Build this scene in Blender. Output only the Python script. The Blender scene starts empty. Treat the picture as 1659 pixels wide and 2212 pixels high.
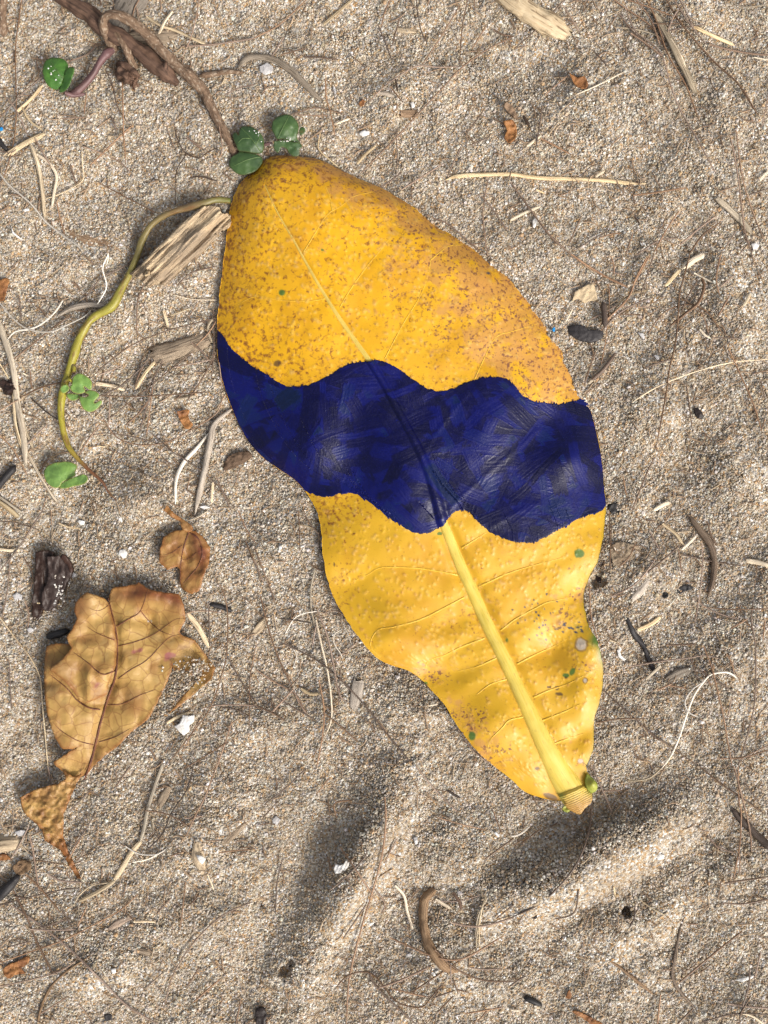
import bpy, math, random
import numpy as np
from mathutils import Vector
from mathutils.geometry import delaunay_2d_cdt

# ------------------------------------------------------------------ camera, sky, sun, exposure
S = bpy.context.scene
C = S.collection
HC = 0.45                       # lens height above the sand (m)
K = 0.27 / 1659.0               # metres of sand per plan unit
cam = bpy.data.objects.new('camera', bpy.data.cameras.new('camera'))
C.objects.link(cam)
cam.location = (0, 0, HC)
cam.data.sensor_fit = 'VERTICAL'
cam.data.angle = 2 * math.atan(1106 * K / HC)
cam.data.clip_start = 0.01
cam.data.clip_end = 200
S.camera = cam

SUN_AZ, SUN_EL = math.atan2(0.72, -0.70), math.radians(40)
sd = Vector((math.sin(SUN_AZ) * math.cos(SUN_EL), math.cos(SUN_AZ) * math.cos(SUN_EL), math.sin(SUN_EL)))
world = bpy.data.worlds.new('World')
S.world = world
world.use_nodes = True
wn = world.node_tree
sky = wn.nodes.new('ShaderNodeTexSky')
sky.sky_type = 'NISHITA'
sky.sun_disc = False
sky.sun_elevation = SUN_EL
sky.sun_rotation = SUN_AZ
sky.air_density = 1.0
sky.dust_density = 6.0
sky.ozone_density = 0.6
haz = wn.nodes.new('ShaderNodeHueSaturation')          # thin even cloud: a whiter sky
haz.inputs['Saturation'].default_value = 0.45
wn.links.new(sky.outputs[0], haz.inputs['Color'])
wn.links.new(haz.outputs[0], wn.nodes['Background'].inputs[0])
wn.nodes['Background'].inputs[1].default_value = 0.09
sun = bpy.data.objects.new('sun', bpy.data.lights.new('sun', 'SUN'))
C.objects.link(sun)
sun.data.energy = 1.5
sun.data.angle = math.radians(18)
sun.data.color = (1.0, 0.95, 0.87)
sun.rotation_euler = sd.to_track_quat('Z', 'Y').to_euler()
S.view_settings.view_transform = 'Standard'
S.view_settings.look = 'None'
S.view_settings.gamma = 1
S.view_settings.use_curve_mapping = False
S.view_settings.exposure = 0.90
S.cycles.use_denoising = True
S.cycles.denoising_input_passes = 'RGB_ALBEDO_NORMAL'

# ------------------------------------------------------------------ numeric helpers
rng = np.random.default_rng(11)
random.seed(5)

def hsh(ix, iy, seed):
    h = (ix.astype(np.int64) * 374761393 + iy.astype(np.int64) * 668265263 + seed * 1274126177) & 0x7fffffff
    h = ((h ^ (h >> 13)) * 1274126177) & 0x7fffffff
    h = h ^ (h >> 16)
    return (h & 0xffff) / 65535.0

def vn(x, y, seed=0):                       # smooth value noise in -1..1
    x = np.asarray(x, float); y = np.asarray(y, float)
    ix, iy = np.floor(x), np.floor(y)
    fx, fy = x - ix, y - iy
    fx = fx * fx * (3 - 2 * fx); fy = fy * fy * (3 - 2 * fy)
    ix = ix.astype(np.int64); iy = iy.astype(np.int64)
    a, b = hsh(ix, iy, seed), hsh(ix + 1, iy, seed)
    c, d = hsh(ix, iy + 1, seed), hsh(ix + 1, iy + 1, seed)
    return 2 * ((a + (b - a) * fx) * (1 - fy) + (c + (d - c) * fx) * fy) - 1

def fbm(x, y, seed=0, octv=3):
    r, a = 0, 1.0
    for o in range(octv):
        r = r + a * vn(x * 2 ** o + 17.3 * o, y * 2 ** o - 9.1 * o, seed + o)
        a *= 0.5
    return r

def sst(a, b, x):
    t = np.clip((np.asarray(x, float) - a) / (b - a), 0, 1)
    return t * t * (3 - 2 * t)

def gau(dx, dy, cx, cy, rx, ry=None, rot=0.0):
    ry = ry or rx
    c, s = math.cos(rot), math.sin(rot)
    u = (dx - cx) * c + (dy - cy) * s
    v = -(dx - cx) * s + (dy - cy) * c
    return np.exp(-(u / rx) ** 2 - (v / ry) ** 2)

def W(dx, dy, z=0.0):                       # plan units (+ height in m) -> metres
    f = (HC - z) / HC
    return (dx - 829.5) * K * f, (1106 - dy) * K * f, z

def spline(pts, step=6.0):                  # Catmull-Rom, resampled evenly
    p = np.array(pts, float)
    if len(p) == 2:
        n = max(2, int(np.linalg.norm(p[1] - p[0]) / step) + 1)
        t = np.linspace(0, 1, n)[:, None]
        return p[0] * (1 - t) + p[1] * t
    q = np.vstack([2 * p[0] - p[1], p, 2 * p[-1] - p[-2]])
    out = []
    t = np.linspace(0, 1, 12, endpoint=False)[:, None]
    for i in range(1, len(q) - 2):
        a, b, c, d = q[i - 1], q[i], q[i + 1], q[i + 2]
        out.append(0.5 * (2 * b + (c - a) * t + (2 * a - 5 * b + 4 * c - d) * t ** 2 + (3 * b - a - 3 * c + d) * t ** 3))
    out.append(p[-1:])
    f = np.vstack(out)
    L = np.r_[0, np.cumsum(np.linalg.norm(np.diff(f[:, :2], axis=0), axis=1))]
    n = max(3, int(L[-1] / step) + 1)
    u = np.linspace(0, L[-1], n)
    return np.stack([np.interp(u, L, f[:, k]) for k in range(p.shape[1])], 1)

def polydist(x, y, pl):                     # distance to a polyline, and parameter 0..1 along it
    x = np.asarray(x, float); y = np.asarray(y, float)
    best = np.full(x.shape, 1e9); par = np.zeros(x.shape); side = np.zeros(x.shape)
    pl = np.asarray(pl, float)
    L = np.r_[0, np.cumsum(np.linalg.norm(np.diff(pl[:, :2], axis=0), axis=1))]
    for i in range(len(pl) - 1):
        ax, ay = pl[i, :2]; bx, by = pl[i + 1, :2]
        ex, ey = bx - ax, by - ay
        t = np.clip(((x - ax) * ex + (y - ay) * ey) / (ex * ex + ey * ey), 0, 1)
        d = np.hypot(x - ax - t * ex, y - ay - t * ey)
        m = d < best
        best = np.where(m, d, best)
        par = np.where(m, (L[i] + t * (L[i + 1] - L[i])) / L[-1], par)
        side = np.where(m, np.sign(ex * (y - ay) - ey * (x - ax)), side)
    return best, par, side

def inpoly(x, y, poly):
    r = np.zeros(np.shape(x), bool)
    n = len(poly)
    for i in range(n):
        x0, y0 = poly[i]; x1, y1 = poly[(i + 1) % n]
        if y0 == y1: continue
        c = ((y0 > y) != (y1 > y)) & (x < (x1 - x0) * (y - y0) / (y1 - y0) + x0)
        r ^= c
    return r

def mesh_np(name, v, quads=None, tris=None, smooth=True, attrs=None):
    me = bpy.data.meshes.new(name)
    v = np.asarray(v, np.float32)
    loops, starts = [], []
    nl = 0
    if quads is not None and len(quads):
        q = np.asarray(quads, np.int32); loops.append(q.ravel()); starts.append(np.arange(len(q)) * 4); nl = q.size
    if tris is not None and len(tris):
        t = np.asarray(tris, np.int32); loops.append(t.ravel()); starts.append(nl + np.arange(len(t)) * 3)
    me.vertices.add(len(v)); me.vertices.foreach_set('co', v.ravel())
    if loops:
        lp = np.concatenate(loops); st = np.concatenate(starts).astype(np.int32)
        me.loops.add(len(lp)); me.loops.foreach_set('vertex_index', lp)
        me.polygons.add(len(st)); me.polygons.foreach_set('loop_start', st)
        me.polygons.foreach_set('use_smooth', np.full(len(st), bool(smooth)))
    for k, a in (attrs or {}).items():
        a = np.asarray(a, np.float32)
        if a.ndim == 1:
            at = me.attributes.new(k, 'FLOAT', 'POINT'); at.data.foreach_set('value', a)
        elif a.shape[1] == 3:
            at = me.attributes.new(k, 'FLOAT_VECTOR', 'POINT'); at.data.foreach_set('vector', a.ravel())
        else:
            at = me.attributes.new(k, 'FLOAT_COLOR', 'POINT'); at.data.foreach_set('color', a.ravel())
    me.update(calc_edges=True)
    me.validate()
    return me

def gridquads(nr, nc, off=0, flip=False):
    i = np.arange(nr * nc).reshape(nr, nc) + off
    q = np.stack([i[:-1, :-1], i[1:, :-1], i[1:, 1:], i[:-1, 1:]], -1).reshape(-1, 4)
    return q[:, ::-1] if flip else q

def link(name, me, mat=None, parent=None):
    o = bpy.data.objects.new(name, me)
    C.objects.link(o)
    if mat is not None and me is not None:
        me.materials.append(mat)
    if parent is not None:
        o.parent = parent
    return o

LABELS = set()
def tag(o, label, cat, group=None, kind=None):
    o['label'] = label
    if cat: o['category'] = cat
    if group: o['group'] = group
    if kind: o['kind'] = kind
    return o

def thing(name, label, cat, group=None):
    return tag(link(name, None), label, cat, group)

# ------------------------------------------------------------------ material helpers
class NT:
    def __init__(s, name):
        s.m = bpy.data.materials.new(name); s.m.use_nodes = True
        s.t = s.m.node_tree; s.b = s.t.nodes['Principled BSDF']
    def n(s, typ, **kw):
        x = s.t.nodes.new('ShaderNode' + typ)
        for k, v in kw.items(): setattr(x, k, v)
        return x
    def put(s, sock, v):
        if v is None: return
        if hasattr(v, 'is_output') or hasattr(v, 'links') and not isinstance(v, (int, float)):
            s.t.links.new(v, sock)
        elif isinstance(v, (tuple, list)) and len(v) == 3 and sock.type == 'RGBA':
            sock.default_value = (*v, 1)
        else:
            sock.default_value = v
    def obj(s):
        return s.n('TexCoord').outputs['Object']
    def attr(s, name, kind='GEOMETRY', out='Fac'):
        a = s.n('Attribute', attribute_name=name, attribute_type=kind)
        return a.outputs[out]
    def noise(s, vec, scale, detail=3, rough=0.55, dist=0.0):
        x = s.n('TexNoise'); s.put(x.inputs['Vector'], vec)
        x.inputs['Scale'].default_value = scale; x.inputs['Detail'].default_value = detail
        x.inputs['Roughness'].default_value = rough; x.inputs['Distortion'].default_value = dist
        return x.outputs['Fac']
    def voro(s, vec, scale, feature='F1', out='Distance'):
        x = s.n('TexVoronoi', feature=feature); s.put(x.inputs['Vector'], vec)
        x.inputs['Scale'].default_value = scale
        return x.outputs[out]
    def math(s, op, a, b=None, c=None):
        x = s.n('Math', operation=op)
        for i, v in enumerate((a, b, c)):
            if v is not None: s.put(x.inputs[i], v)
        return x.outputs[0]
    def rmp(s, v, a, b, lo=0.0, hi=1.0):
        x = s.n('MapRange', interpolation_type='SMOOTHSTEP')
        s.put(x.inputs[0], v); s.put(x.inputs[1], a); s.put(x.inputs[2], b)
        x.inputs[3].default_value = lo; x.inputs[4].default_value = hi
        return x.outputs[0]
    def mix(s, f, a, b):
        x = s.n('Mix', data_type='RGBA')
        s.put(x.inputs['Factor'], f)
        s.put(x.inputs[6], a); s.put(x.inputs[7], b)
        return x.outputs[2]
    def ramp(s, v, stops):
        x = s.n('ValToRGB'); s.put(x.inputs[0], v)
        e = x.color_ramp.elements
        while len(e) < len(stops): e.new(0.5)
        for q, (p, c) in zip(e, stops):
            q.position = p; q.color = (*c, 1)
        return x.outputs[0]
    def vmul(s, v, k):
        x = s.n('VectorMath', operation='MULTIPLY'); s.put(x.inputs[0], v); x.inputs[1].default_value = k
        return x.outputs[0]
    def vadd(s, v, w):
        x = s.n('VectorMath', operation='ADD'); s.put(x.inputs[0], v); s.put(x.inputs[1], w)
        return x.outputs[0]
    def bump(s, h, dist, strength=1.0, normal=None):
        x = s.n('Bump'); s.put(x.inputs['Height'], h)
        x.inputs['Distance'].default_value = dist; x.inputs['Strength'].default_value = strength
        if normal is not None: s.put(x.inputs['Normal'], normal)
        return x.outputs[0]
    def fin(s, col, rough=0.6, normal=None, spec=0.5, coat=0.0, coatr=0.2):
        s.put(s.b.inputs['Base Color'], col); s.put(s.b.inputs['Roughness'], rough)
        s.b.inputs['Specular IOR Level'].default_value = spec
        s.b.inputs['Coat Weight'].default_value = coat
        s.b.inputs['Coat Roughness'].default_value = coatr
        if normal is not None: s.put(s.b.inputs['Normal'], normal)
        return s.m
# ------------------------------------------------------------------ plan of the yellow leaf (plan units)
LEFT = [(610,335),(590,337),(573,344),(560,355),(549,370),(528,386),(510,412),(498,450),(491,500),(486,540),(480,590),(474,640),(470,690),
        (468,740),(473,790),(484,835),(500,880),(517,920),(540,958),(570,990),(605,1015),(637,1037),(659,1062),
        (680,1095),(692,1130),(696,1170),(700,1215),(717,1281),(748,1338),(790,1396),(828,1430),(884,1450),
        (912,1470),(934,1494),(956,1517),(984,1561),(1014,1603),(1045,1637),(1100,1681),(1134,1710),(1165,1722),(1195,1730)]
RIGHT = [(610,335),(650,338),(690,345),(730,364),(775,386),(820,404),(865,430),(895,448),(920,470),(950,492),(990,515),
         (1030,545),(1070,575),(1100,602),(1130,640),(1160,680),(1190,720),(1213,758),(1232,797),(1252,835),(1268,865),
         (1280,900),(1290,940),(1298,980),(1303,1020),(1306,1060),(1309,1090),(1307,1130),(1302,1170),(1292,1210),
         (1275,1245),(1264,1272),(1261,1300),(1266,1330),(1274,1359),(1284,1373),(1297,1406),(1302,1439),(1302,1476),(1295,1517),
         (1286,1545),(1283,1581),(1282,1614),(1272,1642),(1264,1659),(1269,1669),(1279,1680),(1289,1692),(1290,1702),(1284,1711),
         (1276,1716),(1268,1722),(1262,1730)]
RIB = [(572,400,1.2),(600,460,1.8),(635,520,2.4),(667,578,3.0),(700,635,3.6),(735,690,4.6),(770,740,5.2),(797,778,5.6),(830,830,6),
       (865,895,6.5),(895,950,7),(925,1015,8),(945,1080,9),(955,1122,10),(966,1150,10.5),(984,1195,11.5),(1003,1240,12.5),
       (1024,1285,13.5),(1050,1343,14),(1078,1400,14.5),(1104,1455,15),(1130,1510,16),(1155,1563,18),(1180,1615,21),(1205,1662,25),
       (1226,1695,29),(1240,1716,31),(1250,1730,29)]
VEINS = [
 [(654,547),(680,505),(707,464),(738,444),(765,424),(807,414)],
 [(734,664),(757,625),(793,575),(829,532),(850,500)],
 [(707,644),(668,650),(607,649),(555,640),(513,658)],
 [(831,775),(869,703),(913,628),(931,560),(927,530),(916,503)],
 [(930,562),(950,545),(972,531),(1000,529)],
 [(1020,835),(1028,813),(1047,772),(1072,728),(1110,715),(1160,700)],
 [(718,455),(712,425),(700,395)],
 [(989,1242),(953,1235),(898,1227),(825,1226),(795,1241),(765,1255)],
 [(1003,1290),(967,1309),(911,1337),(856,1353),(815,1362),(800,1395),(822,1420)],
 [(1047,1378),(995,1398),(961,1415),(925,1428),(918,1450)],
 [(1075,1420),(1030,1440),(990,1450)],
 [(1095,1467),(1060,1478),(1030,1500)],
 [(1131,1548),(1100,1556),(1084,1573),(1058,1600),(1053,1625)],
 [(997,1184),(1050,1151)],
 [(1034,1267),(1094,1240),(1150,1222),(1215,1205)],
 [(1081,1362),(1114,1337),(1156,1314),(1183,1301),(1235,1290)],
 [(1117,1434),(1156,1414),(1198,1395),(1225,1380)],
 [(1153,1506),(1184,1492),(1225,1478),(1260,1460)],
 [(1172,1556),(1220,1537),(1255,1520)],
 [(1196,1607),(1222,1597),(1260,1585)],
]
PVEINS = [[(950,1125),(990,1080),(1036,1038),(1114,972),(1160,930)], [(911,985),(940,940),(975,893),(1010,850)],
          [(1055,1143),(1094,1118),(1130,1100)], [(880,925),(850,940),(800,950)]]
UPPER = [(470,712),(482,725),(500,752),(522,772),(548,793),(572,806),(600,825),(630,834),(660,832),(690,822),(715,807),(740,792),
         (765,783),(797,780),(820,778),(840,785),(870,803),(900,825),(925,840),(950,845),(980,838),(1005,826),(1030,818),(1060,815),
         (1090,818),(1110,832),(1130,853),(1150,864),(1175,870),(1205,872),(1230,868),(1255,863),(1268,862)]
LOWER = [(657,1059),(676,1068),(699,1073),(722,1071),(746,1066),(774,1070),(792,1081),(810,1094),(838,1116),(871,1138),(885,1147),(900,1152),(925,1152),
         (942,1143),(957,1137),(967,1123),(978,1110),(989,1104),(1005,1103),(1019,1110),(1031,1124),(1058,1149),(1086,1163),(1106,1169),(1128,1173),
         (1156,1170),(1192,1154),(1233,1130),(1267,1115),(1294,1107),(1308,1094)]

LFc, RTc = spline(LEFT, 3.0), spline(RIGHT, 3.0)
_o = np.argsort(LFc[:, 1], kind='stable'); LFc = LFc[_o]
_o = np.argsort(RTc[:, 1], kind='stable'); RTc = RTc[_o]
def xl(dy): return np.interp(dy, LFc[:, 1], LFc[:, 0])
def xr(dy): return np.interp(dy, RTc[:, 1], RTc[:, 0])
RIBC = spline([(a, b) for a, b, w in RIB], 14.0)
_rl = np.r_[0, np.cumsum(np.hypot(np.diff([a for a, b, w in RIB]), np.diff([b for a, b, w in RIB])))]
def ribw(par): return np.interp(par, _rl / _rl[-1], [w for a, b, w in RIB])

def leaf_z(dx, dy):                          # height of the blade in mm
    a, b = xl(dy), xr(dy)
    s = np.clip(2 * (dx - a) / np.maximum(b - a, 1) - 1, -1, 1)
    up = 1 - sst(1000, 1300, dy)
    cap = np.sqrt(np.clip(1 - (1 - np.clip((dy - 335) / 170, 0, 1)) ** 2.6, 0, 1))
    dome = 11.5 * cap * (1 - np.abs(s) ** 3.6)
    dome = dome + 2.0 * gau(dx, dy, 1010, 560, 130, 70, 0.6) * (1 - np.abs(s) ** 4)
    dome = dome - 3.0 * gau(dx, dy, 560, 860, 90, 130) - 3.2 * gau(dx, dy, 760, 1000, 70, 110) + 1.5 * gau(dx, dy, 660, 960, 80, 70)
    dome = dome + 2.4 * gau(dx, dy, 880, 1040, 55, 110, -0.4) - 3.0 * gau(dx, dy, 1180, 920, 55, 90, 0.7) + 1.6 * gau(dx, dy, 1060, 900, 70) \
        + 2.2 * gau(dx, dy, 1240, 990, 50, 40) - 1.6 * gau(dx, dy, 1090, 1060, 80, 50)
    low = 6.0 + 2.0 * (1 - s * s) + 2.2 * gau(dx, dy, 860, 1380, 90, 42, 0.25) - 2.2 * gau(dx, dy, 770, 1265, 70, 40, 0.4) \
        - 1.4 * gau(dx, dy, 980, 1345, 70, 30, -0.4) + 3.0 * gau(dx, dy, 1070, 1570, 62, 56) - 2.6 * gau(dx, dy, 955, 1445, 60, 42) \
        - 3.0 * gau(dx, dy, 1190, 1400, 42, 42) + 3.0 * gau(dx, dy, 1262, 1500, 36, 52) + 2.4 * gau(dx, dy, 1290, 1400, 40, 40) \
        - 2.5 * gau(dx, dy, 1262, 1285, 40, 40) + 2.6 * gau(dx, dy, 1300, 1170, 60, 60) - 1.4 * gau(dx, dy, 1245, 1600, 24, 30)
    z = 1.6 + up * dome + (1 - up) * low * (1 - 0.35 * sst(1620, 1740, dy))
    return z + 0.35 * fbm(dx / 60, dy / 60, 3, 2)

def leaf_in(dx, dy, grow=0.0):
    ok = (dy > 335 - grow) & (dy < 1730 + grow)
    return ok & (dx > xl(dy) - grow) & (dx < xr(dy) + grow)

def leaf_depth(dx, dy):                      # rough distance inside the outline (plan units)
    d = np.minimum(np.minimum(dx - xl(dy), xr(dy) - dx) * 0.75, np.minimum(dy - 335, 1730 - dy))
    return d

# ------------------------------------------------------------------ lie of the sand (heights in m)
RIDGE = [(772,1890,58,235,0.44,8.5),(1275,1865,300,58,-0.51,8.0),(300,1075,75,55,0.1,5.0),(905,1535,85,50,0.4,3.6),(1000,1880,120,60,0.5,3.0),
         (1330,1990,150,70,-0.3,3.0),(470,1760,80,130,0.3,3.0),(430,300,150,60,0.5,3.2),(1240,240,160,70,-0.6,3.0),(1520,380,110,80,-0.4,3.0),
         (1400,900,70,50,0.2,3.0),(1570,1010,80,60,0.3,3.6),(1420,1220,90,50,0.3,2.5),(560,1200,70,50,-0.3,3.2),(250,1190,120,40,0.1,2.4),
         (880,200,110,60,-0.3,2.6),(620,440,50,40,0,1.5),(370,850,60,90,0.2,2.4),(120,330,90,50,-0.3,2.4),(1590,1500,90,130,0.2,3.0),
         (1080,2120,140,60,0.3,2.6),(330,2050,170,60,-0.3,2.8),(180,560,80,50,-0.4,2.2),(1090,1990,40,60,0.2,-3.0),(560,1560,90,45,0.3,2.6),
         (655,1850,52,230,0.44,-4.5),(1225,1770,280,42,-0.51,-3.2),(120,1150,110,60,0.3,-2.5),(60,1560,90,120,0.1,-2.5),(1560,650,120,70,0.5,3.5),(1100,120,130,60,0.4,-3.0),(300,640,120,60,-0.5,3.0),(240,975,90,36,0.1,-2.4),(1440,1010,60,40,0.4,-2.4)]
PITS = [(1351,1969,15,6.5),(562,1960,7,4),(614,2098,16,3.5),(630,2080,9,3),(1290,1255,16,3.5),(815,1862,6,2.5)]
def sand_big(dx, dy):
    z = 0.0
    for cx, cy, rx, ry, ro, a in RIDGE:
        z = z + 1.15 * a * gau(dx, dy, cx, cy, rx, ry, ro)
    z = z + 2.2 * fbm(dx / 190, dy / 210, 21, 2)
    m = sst(0, 60, leaf_depth(dx, dy))
    return z * (1 - m) + m * (-2.0)
def sand_z(dx, dy):
    z = sand_big(dx, dy) + 0.85 * fbm(dx / 60, dy / 60, 31, 2) + 0.4 * fbm(dx / 22, dy / 22, 41, 2) + 0.22 * vn(dx / 8, dy / 8, 51)
    for cx, cy, r, d in PITS:
        rr = np.hypot(dx - cx, dy - cy) * (1 + 0.3 * vn(dx / 6, dy / 6, 77))
        z = z - d * (1 - sst(r * 0.55, r * 1.2, rr))
    return z * 1e-3
# ------------------------------------------------------------------ sand: one sheet to the horizon, real grains on top
GRAINS = [((0.42,0.325,0.215),.26),((0.54,0.49,0.41),.24),((0.34,0.31,0.275),.15),((0.235,0.165,0.10),.08),((0.41,0.245,0.105),.08),
          ((0.12,0.11,0.10),.07),((0.66,0.645,0.61),.09),((0.86,0.85,0.82),.03)]
def mat_sand():
    t = NT('sand_bed')
    o = t.obj()
    c = t.voro(o, 1250, out='Color')
    sp = t.n('SeparateColor'); t.put(sp.inputs[0], c)
    stops, acc = [], 0.0
    for col, p in GRAINS:
        stops.append((acc, tuple(0.95 * k for k in col))); acc += p
    col = t.ramp(sp.outputs[0], stops)
    t.t.nodes[-1].color_ramp.interpolation = 'CONSTANT'
    d = t.voro(o, 1250)
    n = t.noise(o, 30, 4)
    col = t.mix(t.rmp(n, 0.35, 0.7), col, t.mix(0.5, col, (0.27, 0.2, 0.13)))
    h = t.math('SUBTRACT', 1.0, d)
    return t.fin(col, 0.75, t.bump(h, 0.0006, 0.9), 0.3)
def axis(lo, hi, step, far):
    c = list(np.arange(lo, hi + step / 2, step))
    a, s, up = c[-1], step, []
    while a < far:
        s *= 1.28; a += s; up.append(a)
    a, s, dn = c[0], step, []
    while a > -far:
        s *= 1.28; a -= s; dn.append(a)
    return np.array(dn[::-1] + c + up)
gx, gy = axis(-0.16, 0.16, 0.00078, 60), axis(-0.205, 0.205, 0.00078, 60)
GX, GY = np.meshgrid(gx, gy[::-1])
GZ = sand_z(GX / K + 829.5, 1106 - GY / K)
me = mesh_np('sand', np.stack([GX, GY, GZ], -1).reshape(-1, 3), gridquads(*GX.shape))
sand = link('sand', me, mat_sand())
tag(sand, 'coarse tan beach sand with soft mounds and hollows', None, kind='structure')

def mat_grain():
    t = NT('sand_grain')
    c = t.attr('gcol', 'INSTANCER', 'Color')
    return t.fin(c, 0.55, None, 0.35)
M_GRAIN = mat_grain()
def grain_points(dx, dy, z, size):
    n = len(dx)
    pick = rng.choice(len(GRAINS), n, p=np.array([p for c, p in GRAINS]) / sum(p for c, p in GRAINS))
    col = np.array([c for c, p in GRAINS])[pick] * rng.uniform(0.72, 1.2, (n, 1)) * rng.uniform(0.95, 1.05, (n, 3))
    col = 0.68 * col + 0.32 * np.array((0.43, 0.36, 0.27))
    col = col * (1 + 0.16 * fbm(dx / 45, dy / 45, 201, 2))[:, None]
    x, y, _ = W(dx, dy, z)
    return np.stack([x, y, z], 1), np.c_[np.clip(col, 0, 0.9), np.ones(n)], size
N1, N2 = 430000, 70000
px = np.r_[rng.uniform(-70, 1729, N1), rng.uniform(-420, 2080, N2)]
py = np.r_[rng.uniform(-90, 2302, N1), rng.uniform(-500, 2700, N2)]
keep = ~leaf_in(px, py, -45)
px, py = px[keep], py[keep]
sz = np.clip(rng.lognormal(math.log(0.000275), 0.32, len(px)), 0.00014, 0.0008)
pz = sand_z(px, py) + sz * rng.uniform(-0.35, 0.6, len(px))
GV, GC, GS = grain_points(px, py, pz, sz)
GRAIN_SETS = [(GV, GC, GS)]                  # more grains, lying on leaves and twigs, are added below

def build_grains():
    v = np.vstack([a for a, b, c in GRAIN_SETS]); c = np.vstack([b for a, b, c in GRAIN_SETS]); s = np.concatenate([c for a, b, c in GRAIN_SETS])
    n = len(v)
    scl = s[:, None] * rng.uniform(0.7, 1.25, (n, 3))
    rot = rng.uniform(0, 6.28, (n, 3))
    me = mesh_np('sand_grains', v, attrs={'gcol': c, 'gscl': scl, 'grot': rot})
    o = link('sand_grains', me)
    tag(o, 'loose sand grains of tan, white, orange and dark stone covering the ground', None, kind='stuff')
    g = bpy.data.node_groups.new('scatter_grains', 'GeometryNodeTree')
    g.interface.new_socket('Geometry', in_out='INPUT', socket_type='NodeSocketGeometry')
    g.interface.new_socket('Geometry', in_out='OUTPUT', socket_type='NodeSocketGeometry')
    N = g.nodes.new; L = g.links.new
    gi, go = N('NodeGroupInput'), N('NodeGroupOutput')
    ico = N('GeometryNodeMeshIcoSphere'); ico.inputs['Radius'].default_value = 1; ico.inputs['Subdivisions'].default_value = 2
    sp = N('GeometryNodeSetPosition'); nz = N('ShaderNodeTexNoise'); nz.inputs['Scale'].default_value = 1.1
    sb = N('ShaderNodeVectorMath'); sb.operation = 'SUBTRACT'; sb.inputs[1].default_value = (0.5, 0.5, 0.5)
    ml = N('ShaderNodeVectorMath'); ml.operation = 'SCALE'; ml.inputs['Scale'].default_value = 1.6
    L(nz.outputs['Color'], sb.inputs[0]); L(sb.outputs[0], ml.inputs[0]); L(ml.outputs[0], sp.inputs['Offset'])
    L(ico.outputs['Mesh'], sp.inputs['Geometry'])
    sm = N('GeometryNodeSetMaterial'); sm.inputs['Material'].default_value = M_GRAIN
    L(sp.outputs[0], sm.inputs[0])
    ip = N('GeometryNodeInstanceOnPoints')
    def na(name):
        a = N('GeometryNodeInputNamedAttribute'); a.data_type = 'FLOAT_VECTOR'; a.inputs['Name'].default_value = name
        return a.outputs['Attribute']
    L(gi.outputs[0], ip.inputs['Points']); L(sm.outputs[0], ip.inputs['Instance'])
    er = N('FunctionNodeEulerToRotation'); L(na('grot'), er.inputs[0]); L(er.outputs[0], ip.inputs['Rotation'])
    L(na('gscl'), ip.inputs['Scale'])
    L(ip.outputs[0], go.inputs[0])
    md = o.modifiers.new('scatter', 'NODES'); md.node_group = g
    return o
# ------------------------------------------------------------------ the painted yellow leaf
VEINC = [spline(v, 9.0) for v in VEINS]
def vein_d(dx, dy):
    b = np.full(np.shape(dx), 1e9)
    for v in VEINC:
        m = (dx > v[:, 0].min() - 40) & (dx < v[:, 0].max() + 40) & (dy > v[:, 1].min() - 40) & (dy < v[:, 1].max() + 40)
        if m.any():
            d, _, _ = polydist(dx[m], dy[m], v)
            b[m] = np.minimum(b[m], d)
    return b
def rib_h(dx, dy):                            # ridge of the midrib in mm
    d, p, _ = polydist(dx, dy, RIBC)
    w = ribw(p)
    return 0.42 * w * K * 1000 * np.sqrt(np.clip(1 - (d / w) ** 2, 0, 1)), d / w, p
def surf(dx, dy):                             # blade with pillows between the veins, mm
    dx = np.asarray(dx, float); dy = np.asarray(dy, float)
    vd = vein_d(dx, dy)
    lo = sst(1050, 1200, dy)
    _, dr, _ = rib_h(dx, dy)
    z = leaf_z(dx, dy) - (0.10 + 0.22 * lo) * np.exp(-(vd / (9 + 9 * lo)) ** 2)
    z = z - (0.25 + 0.75 * lo) * np.exp(-np.clip(dr - 1, 0, 9) ** 2 * 1.4)
    return z

NR1, NR2, NC = 40, 600, 380
rows = np.r_[335.15 + 27 * np.linspace(0, 1, NR1) ** 2, np.linspace(363, 1729.6, NR2)]
NR = len(rows)
ss = np.linspace(0, 1, NC)
LX = xl(rows)[:, None] * (1 - ss) + xr(rows)[:, None] * ss
LY = np.repeat(rows[:, None], NC, 1)
wob = 1.2 * vn(LY / 9, LX * 0 + 3, 61)
LX = LX + wob * (np.abs(2 * ss - 1) ** 6)
LZ = surf(LX, LY)
inpaint = inpoly(LX, LY, [tuple(p) for p in UPPER] + [(1309, 1090)] + [tuple(p) for p in LOWER[::-1]] + [(605, 1015), (540, 958), (484, 835), (468, 740)])
# small blisters all over the blade
PIM = np.zeros_like(LX)
npim = 0
while npim < 2600:
    y = rng.uniform(420, 1700); x = rng.uniform(xl(y) + 14, xr(y) - 10)
    dens = 1.0
    if y < 850: dens *= 0.5 + 0.5 * float(np.exp(-((x - 760) / 200) ** 2))
    if y > 1480: dens *= 0.45
    if rng.uniform() > dens: continue
    npim += 1
    r = rng.uniform(1.7, 3.6); st = rng.uniform(1, 1.7); an = rng.uniform(0, 3.14)
    i = np.searchsorted(rows, y); j = int((x - xl(y)) / max(xr(y) - xl(y), 1) * NC)
    i0, i1, j0, j1 = max(i - 7, 0), i + 8, max(j - 9, 0), j + 10
    g = gau(LX[i0:i1, j0:j1], LY[i0:i1, j0:j1], x, y, r * st, r, an)
    PIM[i0:i1, j0:j1] = np.maximum(PIM[i0:i1, j0:j1], g)
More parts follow.
